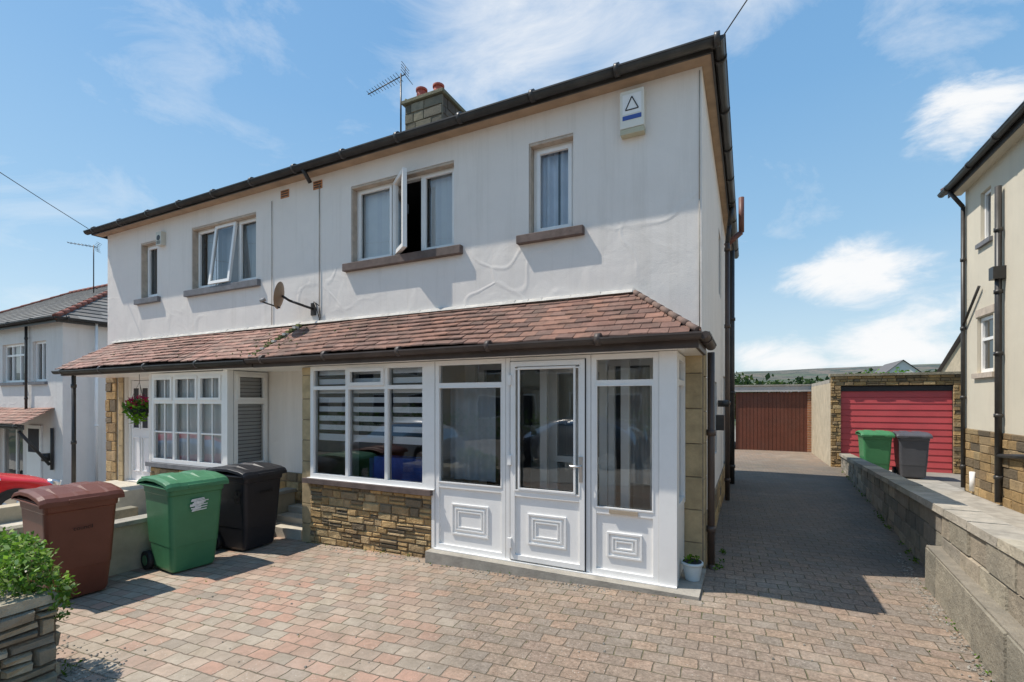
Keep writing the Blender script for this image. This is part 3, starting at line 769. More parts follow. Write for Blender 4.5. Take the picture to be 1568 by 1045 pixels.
for k in range(4): B.box(-9.51,-9.39,YF-.084,YF-.08,4.44+k*.015,4.447+k*.015,GUT)
B.obj('burglar_alarm',None,.012)

B=MB(); DM=mat('dish_brown',(.26,.18,.11),.5,.15); DI=mat('dish_grey',(.30,.29,.28),.5,.1)
cen=Vector((-5.90,4.66,3.12)); ax=Vector((-.85,-.52,.18)).normalized(); s1=ax.cross(Vector((0,0,1))).normalized(); s2=s1.cross(ax)
rings=[]
for i in range(6):
    r=.18*i/5; dep=.045*(i/5)**2
    if i==0: rings.append([B.vert(cen)]); continue
    rings.append([B.vert(cen+s1*math.cos(2*math.pi*k/24)*r+s2*math.sin(2*math.pi*k/24)*r*1.08+ax*dep) for k in range(24)])
for k in range(24):
    j=(k+1)%24; B.face([rings[0][0],rings[1][k],rings[1][j]],DM,(1,1,1),True)
    for i in range(1,5): B.face([rings[i][k],rings[i+1][k],rings[i+1][j],rings[i][j]],DM,(1,1,1),True)
sg=1 if s2.z>0 else -1
lnb=cen+ax*.28-s2*.13*sg
B.cyl(cen-s2*.17*sg,lnb,.012,GUT,6); B.cyl(lnb,lnb-ax*.07+Vector((0,0,.04)),.025,DI,10)
B.tube([cen,(cen.x+.07,4.72,3.06),(-5.70,4.85,3.0),(-5.66,YF,2.97)],.018,GUT); B.box(-5.71,-5.61,YF-.015,YF-.001,2.88,3.06,GUT)
B.tube([(-5.66,YF-.03,2.97),(-5.60,YF-.05,3.07),(-5.52,YF-.03,3.0),(-5.50,YF-.02,2.82)],.006,GUT,6)
B.obj('satellite_dish')

# ------------------------------------------------------------ walls, gate pier
B=MB()
B.box(-6.15,-6.0,2.3,4.96,-.5,.30,TANR); B.box(-6.18,-5.97,2.27,4.97,.30,.35,CONC)
B.obj('boundary_wall',None,.008)
B=MB()
for i in range(3): B.box(-5.96,-5.22,4.40+.2*i,4.6+.2*i-.002,-.4,-.05+.09*i,CREAMC)
B.obj('side_steps',None,.008)
B=MB()
B.box(-9.6,-8.4,2.5,2.9,-.6,-.25,CREAMC); B.box(-9.6,-8.4,2.9,3.3,-.6,-.12,CREAMC); B.box(-8.4,-8.2,2.0,4.0,-.6,.05,STONEG,(.3,.27,.2)); B.box(-9.9,-9.62,2.0,3.9,-.6,.1,TANR)
B.obj('garden_steps',None,.01)

def wtop(y): return .98-.0475*y
DW=root('driveway_wall',(1.8,8,0))
B=MB()
def Tw(lx,ly,lz):
    base=g(1.5,lx)-.06; top=wtop(lx)-.06
    return (wx(lx)+ly, lx, base+(top-base)*lz)
B.T=Tw
stones(B,5.35,15.4,0,1.0,0.02,(.24,.26),(.36,.48),GREYS,m=STONEG,jm=JOINTD,prot=.02,gap=.01)
stones(B,1.5,5.35,0,1.0,0.0,(.24,.26),(.36,.48),GREYT,m=STONEG,jm=JOINTD,prot=.02,gap=.008)
B.T=lambda lx,ly,lz:(wx(lx)+ly,lx,lz+wtop(lx)-.06)
y=1.5
while y<15.4:
    l=U(.55,.75); 
    c=random.choice(GREYT if y<6 else GREYS)
    B.hexa([(y+.004,-.035,0),(y+l-.004,-.035,0),(y+l-.004,.22,0),(y+.004,.22,0),(y+.006,-.03,.062+U(-.006,.006)),(y+l-.006,-.03,.062),(y+l-.006,.215,.062),(y+.006,.215,.062+U(-.006,.006))],STONEG,tuple(q*1.3 for q in c)); y+=l
B.T=None
for i in range(14):
    a=1.5+i; b=min(a+1,15.4)
    B.hexa([(wx(a)+.04,a,-.4),(wx(b)+.04,b,-.4),(wx(b)+.19,b,-.4),(wx(a)+.19,a,-.4),(wx(a)+.04,a,wtop(a)-.07),(wx(b)+.04,b,wtop(b)-.07),(wx(b)+.19,b,wtop(b)-.07),(wx(a)+.19,a,wtop(a)-.07)],JOINTD)
def Tp(lx,ly,lz):
    n=mnoise.noise(Vector((lx*2,lz*3,1)))*.012
    return (wx(lx)-.10+ly+n,lx,lz)
B.T=Tp
stones(B,1.5,5.42,-.05,.36,0,(.40,.42),(.5,1.0),[(.30,.27,.21),(.34,.30,.23)],m=STONEG,jm=JOINTD,prot=.015,gap=.004)
B.box(1.5,5.42,-.01,.12,.361,.372,STONEG,(.32,.28,.22))
B.box(5.40,5.42,-.01,.12,-.05,.36,STONEG,(.26,.24,.18))
B.T=None
B.obj('wall_stonework',DW)

B=MB()
PC=[(.33,.30,.22),(.42,.38,.27),(.27,.24,.18),(.48,.42,.30),(.37,.33,.24)]
B.box(-6.0,-3.95,1.02,1.44,-.4,.36,JOINTD)
B.T=TX(-3.94,1.0); stones(B,0,.46,-.22,.38,0,(.06,.12),(.12,.30),PC,m=STONEG,jm=JOINTD,prot=.045,gap=.012,jit=.03)
B.T=lambda x,y,z:(-x,1.45-y,z); stones(B,3.95,6.0,-.22,.38,0,(.06,.12),(.12,.32),PC,m=STONEG,jm=JOINTD,prot=.04,gap=.012,jit=.03); B.T=None
stones(B,-6.0,-3.95,-.22,.38,1.0,(.06,.12),(.12,.32),PC,m=STONEG,jm=JOINTD,prot=.04,gap=.012,jit=.03)
x=-6.0
while x<-3.95:
    l=U(.25,.45); b=min(x+l,-3.90); B.hexa([(x,.98,.38),(b-.01,.97,.38),(b-.01,1.49,.38),(x,1.48,.38),(x+.01,1.0,.43+U(0,.02)),(b-.02,1.0,.44+U(-.01,.02)),(b-.02,1.46,.43),(x+.01,1.46,.44)],STONEG,random.choice(PC)); x=b
    if x>-3.92: break
B.obj('stone_gate_pier')

def leaves(B,cen,rad,n,size,m,cols,inner=.35):
    for i in range(n):
        v=Vector((random.gauss(0,1),random.gauss(0,1),random.gauss(0,1))).normalized()*(inner+(1-inner)*R()**.5)
        p=Vector(cen)+Vector((v.x*rad[0],v.y*rad[1],v.z*rad[2]))
        d=Vector((U(-1,1),U(-1,1),U(-.6,1))).normalized(); e=d.cross(Vector((U(-1,1),U(-1,1),U(-1,1)))).normalized()
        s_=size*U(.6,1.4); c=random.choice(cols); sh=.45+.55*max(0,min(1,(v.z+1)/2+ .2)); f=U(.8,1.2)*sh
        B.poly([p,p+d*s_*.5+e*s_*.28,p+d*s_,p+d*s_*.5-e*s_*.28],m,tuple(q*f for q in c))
GC=[(1,1,1),(1.3,1.25,.8),(.8,.9,.9),(2.4,1.9,2.6),(1.6,1.5,1),(3.2,2.2,4.5)]
B=MB()
for c,r,n in (((-4.10,1.36,.56),(.17,.15,.14),620),((-4.32,1.42,.60),(.2,.16,.17),800),((-4.02,1.48,.43),(.14,.1,.12),340),((-4.55,1.35,.62),(.22,.18,.18),600),((-3.93,1.47,.33),(.09,.06,.08),120)):
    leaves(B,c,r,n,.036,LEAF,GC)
for i in range(14):
    a=Vector((-4.25+U(-.15,.15),1.4,.4)); B.tube([a,a+Vector((U(-.2,.25),U(-.1,.12),U(.15,.3)))],.004,MOSS,5)
B.obj('garden_shrub')
B=MB()
WC=[(1,1,.6),(1.5,1.3,.8),(.7,.7,.6)]
for k in range(60):
    y=U(2.6,14); x=wx(y)-.03-(.10 if y<5.42 else 0)+U(-.03,.01); leaves(B,(x,y,g(x,y)+.03),(.03,.06,.02),6,.026,LEAF,WC)
for k in range(26):
    x=U(-5.8,-3.9); leaves(B,(x,1.5+U(0,.08),g(x,1.5)+.02),(.05,.04,.03),7,.03,LEAF,WC)
for k in range(12): leaves(B,(-.27+U(-.03,.04),4.98+U(-.1,.9),.01),(.03,.04,.02),7,.03,LEAF,WC)
for k in range(26): 
    x=U(-5.0,-.4); leaves(B,(x,4.20+U(-.03,.02) if x>-3.1 else 4.33,g(x,4.2)+.015),(.03,.02,.015),4,.022,LEAF,WC)
for k in range(70):
    x=U(-5.5,1.3); y=U(2.3,6); leaves(B,(x,y,g(x,y)+.012),(.02,.02,.006),3,.014,LEAF,WC)
B.obj('weeds')
B=MB()
for k in range(1100):
    if k<500: y=U(2.4,6.5); x=wx(y)-.12-abs(random.gauss(0,.06))
    elif k<800: x=U(-4.9,-3.6); y=1.5+abs(random.gauss(0,.14))
    elif k<1000: x=U(-5,-.3); y=4.2-abs(random.gauss(0,.05))-(0 if x>-3.1 else -.1)
    else: x=U(-5,1); y=U(2,5)
    r=U(.003,.009); z=g(x,y)+.014; c=U(.5,1.3); B.hexa([(x-r,y-r,z),(x+r,y-r*.7,z),(x+r*.8,y+r,z),(x-r,y+r*.8,z),(x-r*.5,y-r*.4,z+r),(x+r*.4,y-r*.5,z+r*.8),(x+r*.5,y+r*.3,z+r),(x-r*.4,y+r*.5,z+r*.9)],CONC,(c,c,c))
B.obj('loose_gravel')

B=MB(); px,py,pz=-.45,4.62,.03
PM=mat('glazed_pot',(.60,.68,.70),.3,.06)
B.cyl((px,py,pz),(px,py,pz+.15),.062,PM,20,.088,cap=False); B.cyl((px,py,pz+.135),(px,py,pz+.16),.094,PM,20); B.cyl((px,py,pz+.161),(px,py,pz+.165),.08,RUBBER,16)
B.cyl((px,py,pz),(px,py,pz+.004),.062,PM,20)
leaves(B,(px,py,pz+.18),(.07,.07,.03),40,.04,LEAF,WC)
B.obj('plant_pot')
B=MB(); c=(-9.2,4.5,1.50)
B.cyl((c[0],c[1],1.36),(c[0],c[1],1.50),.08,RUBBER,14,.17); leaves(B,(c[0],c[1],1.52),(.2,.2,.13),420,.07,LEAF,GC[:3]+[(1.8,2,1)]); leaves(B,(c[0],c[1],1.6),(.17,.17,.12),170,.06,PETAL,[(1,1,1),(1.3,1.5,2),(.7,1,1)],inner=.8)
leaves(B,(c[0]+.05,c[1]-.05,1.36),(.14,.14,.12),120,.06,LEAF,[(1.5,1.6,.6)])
for k in range(3): 
    a=k*2.09; B.cyl((c[0]+.17*math.cos(a),c[1]+.17*math.sin(a),1.5),(c[0],c[1],1.95),.003,GUT,5)
B.cyl((c[0],c[1],1.95),(c[0],c[1],2.10),.004,GUT,5)
B.obj('hanging_basket')

# ------------------------------------------------------------ wheelie bins
def bin_(col,x_back,yc,zb,rot=0,h=1.05,W=.56,D=.66,name='wheelie_bin'):
    rt=root(name,(x_back,yc,zb)); B=MB()
    body=mat('bin_plastic',col,.42,.10,3,spec=.35,dirt=.22,dirtcol=tuple(min(1,c*1.4+.02) for c in col),dscale=4,bump=.15,bscale=90)
    ca,sa=math.cos(rot),math.sin(rot)
    def T(x,y,z): return (x_back+x*ca-y*sa, yc+x*sa+y*ca, zb+z)
    B.T=T
    secs=[(.03,.13,.13+D*.66,W*.37),(.06,.11,.11+D*.70,W*.395),(.30,.085,.10+D*.76,W*.42),(.301,.06,.10+D*.765,W*.425),(h*.80,.035,.03+D*.92,W*.475),(h*.81,.03,.045+D*.925,W*.485),(h*.86,.02,.045+D*.94,W*.49),(h*.865,.0,.06+D*.94,W*.51),(h*.895,.0,.06+D*.94,W*.51)]
    def ringp(x0,x1,w,r=.045,n=4):
        out=[]
        for cx,cy,a0 in ((x1-r,w-r,0),(x0+r,w-r,90),(x0+r,-w+r,180),(x1-r,-w+r,270)):
            for k in range(n+1):
                a=math.radians(a0+90*k/n); out.append((cx+r*math.cos(a),cy+r*math.sin(a)))
        return out
    prev=None
    for z,x0,x1,w in secs:
        ids=[B.vert((p[0],p[1],z)) for p in ringp(x0,x1,w)]
        if prev:
            for k in range(len(ids)): B.face([prev[k],prev[(k+1)%len(ids)],ids[(k+1)%len(ids)],ids[k]],body)
        else: B.face(ids[::-1],body)
        prev=ids
    B.face(prev,body)
    B.obj('body',rt,.004)
    B=MB();B.T=T
    sx=[(-.03,.0),(.03,.035),(D*.3,.065),(D*.6,.066),(D*.88,.042),(D*.99,.02),(D*1.03,-.012)]
    pr=None
    for x,zz in sx:
        r_=.020 if .1<x<D*.8 else .004
        row=[B.vert((x,yy,h*.905+zz+dz)) for yy,dz in ((-W*.55,-.035),(-W*.545,-.004),(-W*.47,.008),(-W*.34,.008),(-W*.30,r_),(-W*.1,r_),(-W*.06,.006),(W*.06,.006),(W*.1,r_),(W*.30,r_),(W*.34,.008),(W*.47,.008),(W*.545,-.004),(W*.55,-.035))]
        if pr:
            for k in range(13): B.face([pr[k],row[k],row[k+1],pr[k+1]],body)
        else: B.face(row,body)
        pr=row
    B.face(pr[::-1],body)
    B.box(-.03,D*1.02,-W*.545,W*.545,h*.875,h*.888,body)
    B.cyl((-.06,-W*.42,h*.93),(-.06,W*.42,h*.93),.016,body,10)
    for yy in (-W*.42,-W*.15,W*.15,W*.42): B.box(-.07,.02,yy-.015,yy+.015,h*.89,h*.945,body)
    B.box(D*1.0,D*1.045,-W*.2,W*.2,h*.875,h*.905,body)
    B.obj('lid',rt,.005)
    B=MB();B.T=T
    for s_ in (-1,1):
        a=(.09,s_*W*.40,.10); b=(.09,s_*W*.49,.10)
        B.cyl(a,b,.10,RUBBER,20); B.cyl((.09,s_*W*.489,.10),(.09,s_*W*.497,.10),.055,body,14)
    B.cyl((.09,-W*.42,.10),(.09,W*.42,.10),.012,GUT,8)
    B.obj('wheels',rt)
    return rt,T,body
GRN=(.060,.20,.095); BLKC=(.020,.020,.024); BRN=(.15,.048,.028)
rt1,T1,_=bin_(BRN,-6.12,2.27,g(-5.8,2.3)+.01,rot=math.radians(-4))
rt2,T2,_=bin_(GRN,-5.92,3.20,g(-5.6,3.2)+.01,rot=math.radians(-6))
rt3,T3,_=bin_(BLKC,-5.98,3.93,g(-5.6,3.9)+.01,rot=math.radians(3))
bin_((.06,.22,.09),2.62,13.95,-.08,rot=math.radians(-90))
bin_((.09,.09,.10),3.28,13.90,-.08,rot=math.radians(-92))
PAINT=mat('white_paint',(.75,.75,.72),.7,.15,30)
def text(body,parent,mtx,size,m,name):
    cu=bpy.data.curves.new(name,'FONT'); cu.body=body; cu.size=size; cu.extrude=.0008; cu.align_x='CENTER'
    o=bpy.data.objects.new(name,cu); COLL.objects.link(o); cu.materials.append(m); o.parent=parent; o.matrix_parent_inverse=Matrix.Translation(-parent.location); o.matrix_basis=mtx; return o
def on_front(T,x,y,z,rot):
    return Matrix.Translation(Vector(T(x,y,z)))@Matrix.Rotation(rot,4,'Z')@Matrix.Rotation(math.radians(90),4,'Z')@Matrix.Rotation(math.radians(86),4,'X')
def on_side(T,x,y,z,rot):
    return Matrix.Translation(Vector(T(x,y,z)))@Matrix.Rotation(rot,4,'Z')@Matrix.Rotation(math.radians(90),4,'X')
text('8',rt3,on_side(T3,.52,-.274,.60,math.radians(3)),.24,PAINT,'number')
text('council',rt3,on_front(T3,.652,.02,.70,math.radians(3)),.065,mat('bin_emboss',(.25,.25,.25),.6,.1),'logo')
text('council',rt1,on_front(T1,.650,.0,.66,math.radians(-4)),.05,mat('logo_pale',(.26,.12,.09),.6,.1),'logo')
B=MB();B.T=T2
for k in range(10):
    z=.655+.013*k; a=U(-.09,-.02); b=U(.02,.10); B.hexa([(.652,a,z),(.652,b,z+.01),(.652,b,z+.018),(.652,a,z+.012),(.659,a,z),(.659,b,z+.01),(.659,b,z+.018),(.659,a,z+.012)],PAINT)
B.obj('painted_mark',rt2)

# ------------------------------------------------------------ third house
H3=root('semi_detached_house',(-21,9.5,-1.1))
B=MB(); X3,Y3=-17.4,6.6
wo=[(-21.35,-19.8,2.2,3.40),(-19.25,-18.4,2.2,3.40),(-21.6,-19.9,-.95,.85)]
wall_open(B,-29,X3,-1.9,3.95,Y3,wo,WHITE2)
B.poly([(X3,Y3,-1.9),(X3,13.4,-1.9),(X3,13.4,3.95),(X3,Y3,3.95)],WHITE2); B.poly([(-29,13.4,-1.9),(X3,13.4,-1.9),(X3,13.4,3.95),(-29,13.4,3.95)],WHITE2)
B.poly([(-29,8.5,-1.9),(X3-.1,8.5,-1.9),(X3-.1,8.5,3.9),(-29,8.5,3.9)],DARKIN)
B.obj('rendered_walls',H3)
F=MB();G=MB()
window(F,G,-21.35,-19.8,2.2,3.40,Y3+.08,cols=(-20.85,-20.3),fw=.07,transom=3.05); window(F,G,-19.25,-18.4,2.2,3.4,Y3+.08,fw=.07,cols=(-18.83,))
window(F,G,-21.6,-19.9,-.95,.85,Y3+.08,cols=(-20.6,),fw=.08)
drape(F,-21.3,-19.85,2.2,3.4,Y3+.3,BLIND2); drape(F,-19.2,-18.45,2.2,3.4,Y3+.3,BLIND2)
F.box(-21.5,-19.7,Y3-.07,Y3+.05,2.11,2.195,SILLG); F.box(-19.35,-18.3,Y3-.07,Y3+.05,2.11,2.195,SILLG)
F.box(-19.5,-18.6,Y3-.05,Y3-.002,-1.0,.9,UPVC); F.box(-19.4,-18.7,Y3-.055,Y3-.051,.1,.8,DARKIN)
F.obj('window_frames',H3); G.obj('window_glass',H3)
B=MB(); hiproof(B,-29.3,X3+.25,Y3-.25,13.65,3.95,2.2,GREYR,16,ridgecol=(.30,.10,.07),tw=.28)
B.obj('hipped_roof',H3)
B=MB(); canopy(B,-27,lambda t:-17.5-.4*t,5.75,.98,6.6,1.42,6,lambda x:THEIRS,tw=.2)
B.box(-27,-17.5,5.8,5.83,.85,.98,GUT); gutter(B,(-27,5.72,.95),(-17.45,5.72,.95),.05,GUT,1.5)
gutter(B,(-29.3,Y3-.3,3.95),(X3+.3,Y3-.3,3.95),.06,GUT,1.5); gutter(B,(X3+.3,Y3-.3,3.95),(X3+.3,13.6,3.95),.06,GUT,1.5)
B.box(X3+.2,X3+.22,Y3-.2,13.6,3.82,3.96,GUT); B.box(-29,X3+.2,Y3-.22,Y3-.2,3.82,3.96,GUT)
B.cyl((-17.9,6.5,-.2),(-17.9,5.85,.8),.04,GUT,8); B.cyl((-17.9,6.55,-.35),(-17.9,6.55,.85),.04,GUT,8)
dpipe(B,-17.2,7.3,-1.3,3.9,.04,UPVC); dpipe(B,-19.45,6.52,1.3,3.9,.035,GUT)
B.cyl((-18.1,6.5,-.1),(-18.1,6.5,.12),.11,GUT,12)
B.obj('gutters_and_canopy',H3)

# ------------------------------------------------------------ right house
H2=root('detached_house',(7,8.5,0))
XS=3.7; T=TNX(XS,11.95)
B=MB(); B.T=T
so=[(.52,1.15,2.13,3.12),(.66,1.06,4.42,5.3)]
wall_open(B,0,6.95,1.12,5.75,0,so,CREAM,.12)
wall_open(B,0,6.95,-.5,1.12,.02,[],JOINT)
B.T=None
B.poly([(XS,11.95,-.5),(11,11.95,-.5),(11,11.95,5.75),(XS,11.95,5.75)],CREAM); B.poly([(XS,5,-.5),(11,5,-.5),(11,5,5.75),(XS,5,5.75)],CREAM)
B.poly([(XS+1.5,5,-.5),(XS+1.5,11.9,-.5),(XS+1.5,11.9,5.75),(XS+1.5,5,5.75)],ROOM)
B.obj('roughcast_walls',H2)
B=MB();B.T=TNX(XS-.004,11.95)
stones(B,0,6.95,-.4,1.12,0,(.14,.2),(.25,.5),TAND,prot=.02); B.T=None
B.obj('stone_base',H2)
F=MB();G=MB();F.T=T;G.T=T
window(F,G,.53,1.14,2.14,3.11,.05,transom=2.72,fw=.06); window(F,G,.67,1.05,4.43,5.29,.05,fw=.05)
F.box(.42,1.25,-.05,.06,2.04,2.125,LINT); F.box(.47,1.20,-.012,.03,3.13,3.26,LINT); F.box(.58,1.14,-.05,.06,4.34,4.415,SILLG)
drape(F,.6,1.1,2.6,3.1,.2,BLIND)
F.obj('window_frames',H2);G.obj('window_glass',H2)
B=MB(); hiproof(B,XS-.25,11.3,4.75,12.2,5.72,2.2,GREYR,14)
B.obj('hipped_roof',H2)
B=MB(); gutter(B,(XS-.27,4.6,5.72),(XS-.27,12.25,5.70),.06,GUT,1.0); B.box(XS-.2,XS-.18,4.8,12.15,5.58,5.74,GUT); B.box(XS-.18,XS,4.8,12.15,5.6,5.615,CREAM)
dpipe(B,XS-.05,11.90,.0,5.3,.034,GUT,1.3); B.tube([(XS-.05,11.90,5.3),(XS-.25,11.9,5.62)],.034,GUT)
dpipe(B,XS-.07,10.42,.0,5.1,.045,GUT,1.0); B.box(XS-.16,XS,10.34,10.5,3.6,3.8,GUT)
B.tube([(XS-.05,11.90,3.05),(XS-.05,11.2,3.65)],.022,GUT)
B.tube([(XS-.07,10.42,.75),(XS-.07,9.3,.85)],.035,GUT); B.tube([(XS-.04,11.5,0),(XS-.04,11.5,.35)],.045,UPVC)
B.obj('downpipes',H2)

# ------------------------------------------------------------ garages
GR=root('garage',(3.3,16.5,0))
B=MB()
stones(B,1.95,2.18,-.2,2.02,15.0,(.07,.12),(.12,.24),TAN,prot=.03); stones(B,4.42,4.72,-.2,2.02,15.0,(.07,.12),(.12,.3),TAN,prot=.03)
stones(B,1.95,4.72,2.02,2.27,15.0,(.06,.10),(.12,.3),TAN,prot=.03)
B.box(1.93,4.75,14.93,15.2,2.27,2.33,STONEG,(.4,.35,.25))
B.box(1.95,2.15,15.021,19.2,-.3,2.1,TANR); B.box(4.5,4.7,15.021,19.2,-.3,2.1,TANR); B.box(1.95,4.7,15.2,19.2,2.101,2.2,CONC); B.box(2.18,4.42,15.03,15.1,1.88,2.0,DARKIN)
B.box(2.15,4.5,18.9,19.1,-.3,2.1,TANR)
B.obj('stone_surround',GR)
B=MB()
n=13
for i in range(n):
    z0=-.16+i*(2.04/n); z1=z0+2.04/n
    B.hexa([(2.18,15.05,z0),(4.42,15.05,z0),(4.42,15.12,z0),(2.18,15.12,z0),(2.18,15.06,z1-.008),(4.42,15.06,z1-.008),(4.42,15.12,z1-.008),(2.18,15.12,z1-.008)],REDP,(1,1,1) if i%3 else (.94,.94,.94))
B.box(2.18,4.42,15.07,15.13,-.2,1.9,REDP,(.7,.7,.7)); B.cyl((3.3,15.05,.85),(3.3,15.02,.85),.03,STEEL,8)
B.obj('red_door',GR)
G2=root('garage',(.8,20.5,0))
B=MB()
x=-.40
while x<1.80:
    B.box(x,x+.105,19.50,19.53,-.17,1.93,BROWND); B.box(x+.105,x+.12,19.51,19.54,-.17,1.93,BROWND,(.5,.5,.5)); x+=.12
B.box(1.86,2.12,19.45,19.6,-.3,1.95,BRICK)
for i in range(25): B.box(1.857,2.123,19.447,19.5,-.2+i*.085,-.193+i*.085,MORT)
B.box(-.75,-.45,19.45,19.6,-.3,1.95,BRICK); B.box(-.8,2.15,19.38,19.43,1.95,2.15,mat('grey_fascia',(.46,.45,.43),.7,.1)); B.box(-.8,2.15,19.35,24,2.152,2.20,CONC)
B.box(-.75,-.6,19.6,24,-.3,2.15,TANR);B.box(1.98,2.12,19.6,24,-.3,2.15,TANR)
B.obj('brown_door_and_walls',G2)

def far_house(x,y,w,d,ze,h,name='distant_house',mw=None,flip=False):
    rt=root(name,(x+w/2,y+d/2,0)); mw=mw or TANR; B=MB(); z0=far(x,y)-2
    B.box(x,x+w,y,y+d,z0,ze,mw)
    if flip:
        xm=x+w/2
        B.poly([(x,y,ze),(x+w,y,ze),(xm,y,ze+h)],mw); B.poly([(x,y+d,ze),(x+w,y+d,ze),(xm,y+d,ze+h)],mw)
        for xe in (x-.25,x+w+.25):
            B.poly([(xe,y-.2,ze-.15),(xm,y-.2,ze+h+.06),(xm,y+d+.2,ze+h+.06),(xe,y+d+.2,ze-.15)],ROOFG,(.16,.15,.15))
    else:
        ym=y+d/2
        B.poly([(x,y,ze),(x,y+d,ze),(x,ym,ze+h)],mw); B.poly([(x+w,y,ze),(x+w,y+d,ze),(x+w,ym,ze+h)],mw)
        for ye in (y-.25,y+d+.25): B.poly([(x-.2,ye,ze-.15),(x+w+.2,ye,ze-.15),(x+w+.2,ym,ze+h+.06),(x-.2,ym,ze+h+.06)],ROOFG,(.13,.12,.13))
    for k in range(3):
        wx_=x+w*(k+.5)/3; B.box(wx_-.45,wx_+.45,y-.03,y,ze-1.9,ze-.7,UPVC); B.box(wx_-.38,wx_+.38,y-.04,y-.031,ze-1.83,ze-.77,DARKIN)
    B.obj('walls_and_roof',rt)
far_house(9.6,27.0,6,8,2.9,2.0)
far_house(11.6,60,4.5,7,3.6,2.0,mw=WHITE2,flip=True)
far_house(2.0,75,9,8,1.2,2.2); far_house(21,90,12,8,2.0,2.4); far_house(-14,66,11,8,1.0,2.4)
for k in range(9): far_house(-40+k*22+U(-6,6),U(150,240),U(8,14),8,U(-1,1.5),2.4,mw=random.choice((WHITE2,TANR,CREAM)))

B=MB(); 
TC=[(.8,.85,.9),(1.0,1.0,.9),(1.3,1.2,.8),(.7,.75,.9)]
for k in range(46):
    a=math.radians(U(-4,24)); d=U(55,150); x=d*math.sin(a); y=d*math.cos(a); top=1.65+d*math.tan(math.radians(U(1.4,2.7))); r=U(2.0,4.2)*d/80; base=far(x,y)
    B.cyl((x,y,base),(x,y,top-r*.6),.22,PIPE,6,.1)
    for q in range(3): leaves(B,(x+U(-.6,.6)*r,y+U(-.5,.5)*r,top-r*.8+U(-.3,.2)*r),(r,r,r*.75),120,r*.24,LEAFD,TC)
B.obj('distant_trees')
B=MB()
for k in range(9):
    leaves(B,(4.2+k*.55,26+U(-.5,.5),1.95+U(-.2,.3)),(.7,.6,.85),220,.16,LEAF,[(.9,1,.8),(1.2,1.2,.7)])
B.obj('garden_hedge')

# ------------------------------------------------------------ cars
def car(name,loc,rot,col):
    rt=root(name,loc); paint=mat(name+'_paint',col,.22,.02,spec=.6); 
    cg=glass_mat(name+'_glass',.1,(.12,.13,.14))
    st=[(-2.05,.62,.40,.55,.60,.5),(-2.0,.76,.26,.74,.95,.58),(-1.75,.83,.2,.86,1.20,.60),(-1.2,.87,.19,.9,1.42,.60),(-.5,.88,.18,.9,1.49,.61),(.2,.88,.18,.89,1.46,.61),(.65,.88,.18,.88,1.28,.62),(1.12,.87,.19,.86,.93,.70),(1.6,.85,.2,.78,.84,.66),(1.92,.78,.23,.66,.74,.58),(2.08,.62,.34,.52,.58,.48)]
    B=MB(); rows=[]
    for (y,w,zb,zl,zt,wt) in st:
        half=[(0,zb),(w*.85,zb),(w,zb+.14),(w*1.0,zl-.14),(w*.955,zl),(wt,zt-.045),(wt*.55,zt-.005),(0,zt)]
        loop=half+[(-a,b) for a,b in half[-2:0:-1]]
        rows.append([B.vert((a,y,b)) for a,b in loop])
    n=len(rows[0])
    for j in range(len(rows)-1):
        for k in range(n):
            k2=(k+1)%n; s0,s1=st[j],st[j+1]; glass=False
            if k in (4,9) and min(s0[4]-s0[3],s1[4]-s1[3])>.2 : glass=True
            if j==6 and k in (4,5,6,7,8,9): glass=True
            if j==1 and k in (5,6,7,8): glass=True
            B.face([rows[j][k],rows[j][k2],rows[j+1][k2],rows[j+1][k]],cg if glass else paint,(1,1,1),True)
    B.face(rows[0][::-1],paint); B.face(rows[-1],paint)
    o=B.obj('body',rt); o.location=(0,0,0)
    md=o.modifiers.new('s','SUBSURF'); md.levels=2; md.render_levels=2
    B=MB()
    for s_ in (-1,1):
        for y in (-1.28,1.28):
            B.cyl((s_*.66,y,.31),(s_*.885,y,.31),.365,RUBBER,24); B.cyl((s_*.7,y,.31),(s_*.895,y,.31),.315,RUBBER,24)
            B.cyl((s_*.89,y,.31),(s_*.90,y,.31),.21,STEEL,20)
            for q in range(5):
                a=q*1.2566; B.cyl((s_*.905,y,.31),(s_*.905,y+.2*math.cos(a),.31+.2*math.sin(a)),.025,UPVC,6)
        B.cyl((s_*.62,1.80,.66),(s_*.66,1.97,.62),.10,STEEL,14); B.cyl((s_*.63,1.90,.65),(s_*.67,2.0,.62),.085,UPVC,14)
        B.box(s_*.93-.06,s_*.93+.06,.72,.82,.93,1.05,paint)
    B.box(-.35,.35,2.03,2.07,.34,.44,UPVC); B.box(-.5,.5,2.0,2.05,.48,.56,GUT)
    o=B.obj('wheels_and_trim',rt); o.location=(0,0,0)
    rt.rotation_euler=(0,0,rot)
    return rt
car('parked_car',(-12.75,2.55,g(-12.5,3)+.01),0,(.62,.015,.02))
car('parked_car',(-4.5,-4.3,g(-4.5,0)-.10),math.radians(90),(.05,.05,.06))
car('parked_car',(1.2,-4.3,-.10),math.radians(90),(.12,.06,.30))
car('parked_car',(-10.5,-4.3,g(-10,0)-.10),math.radians(90),(.45,.46,.48))

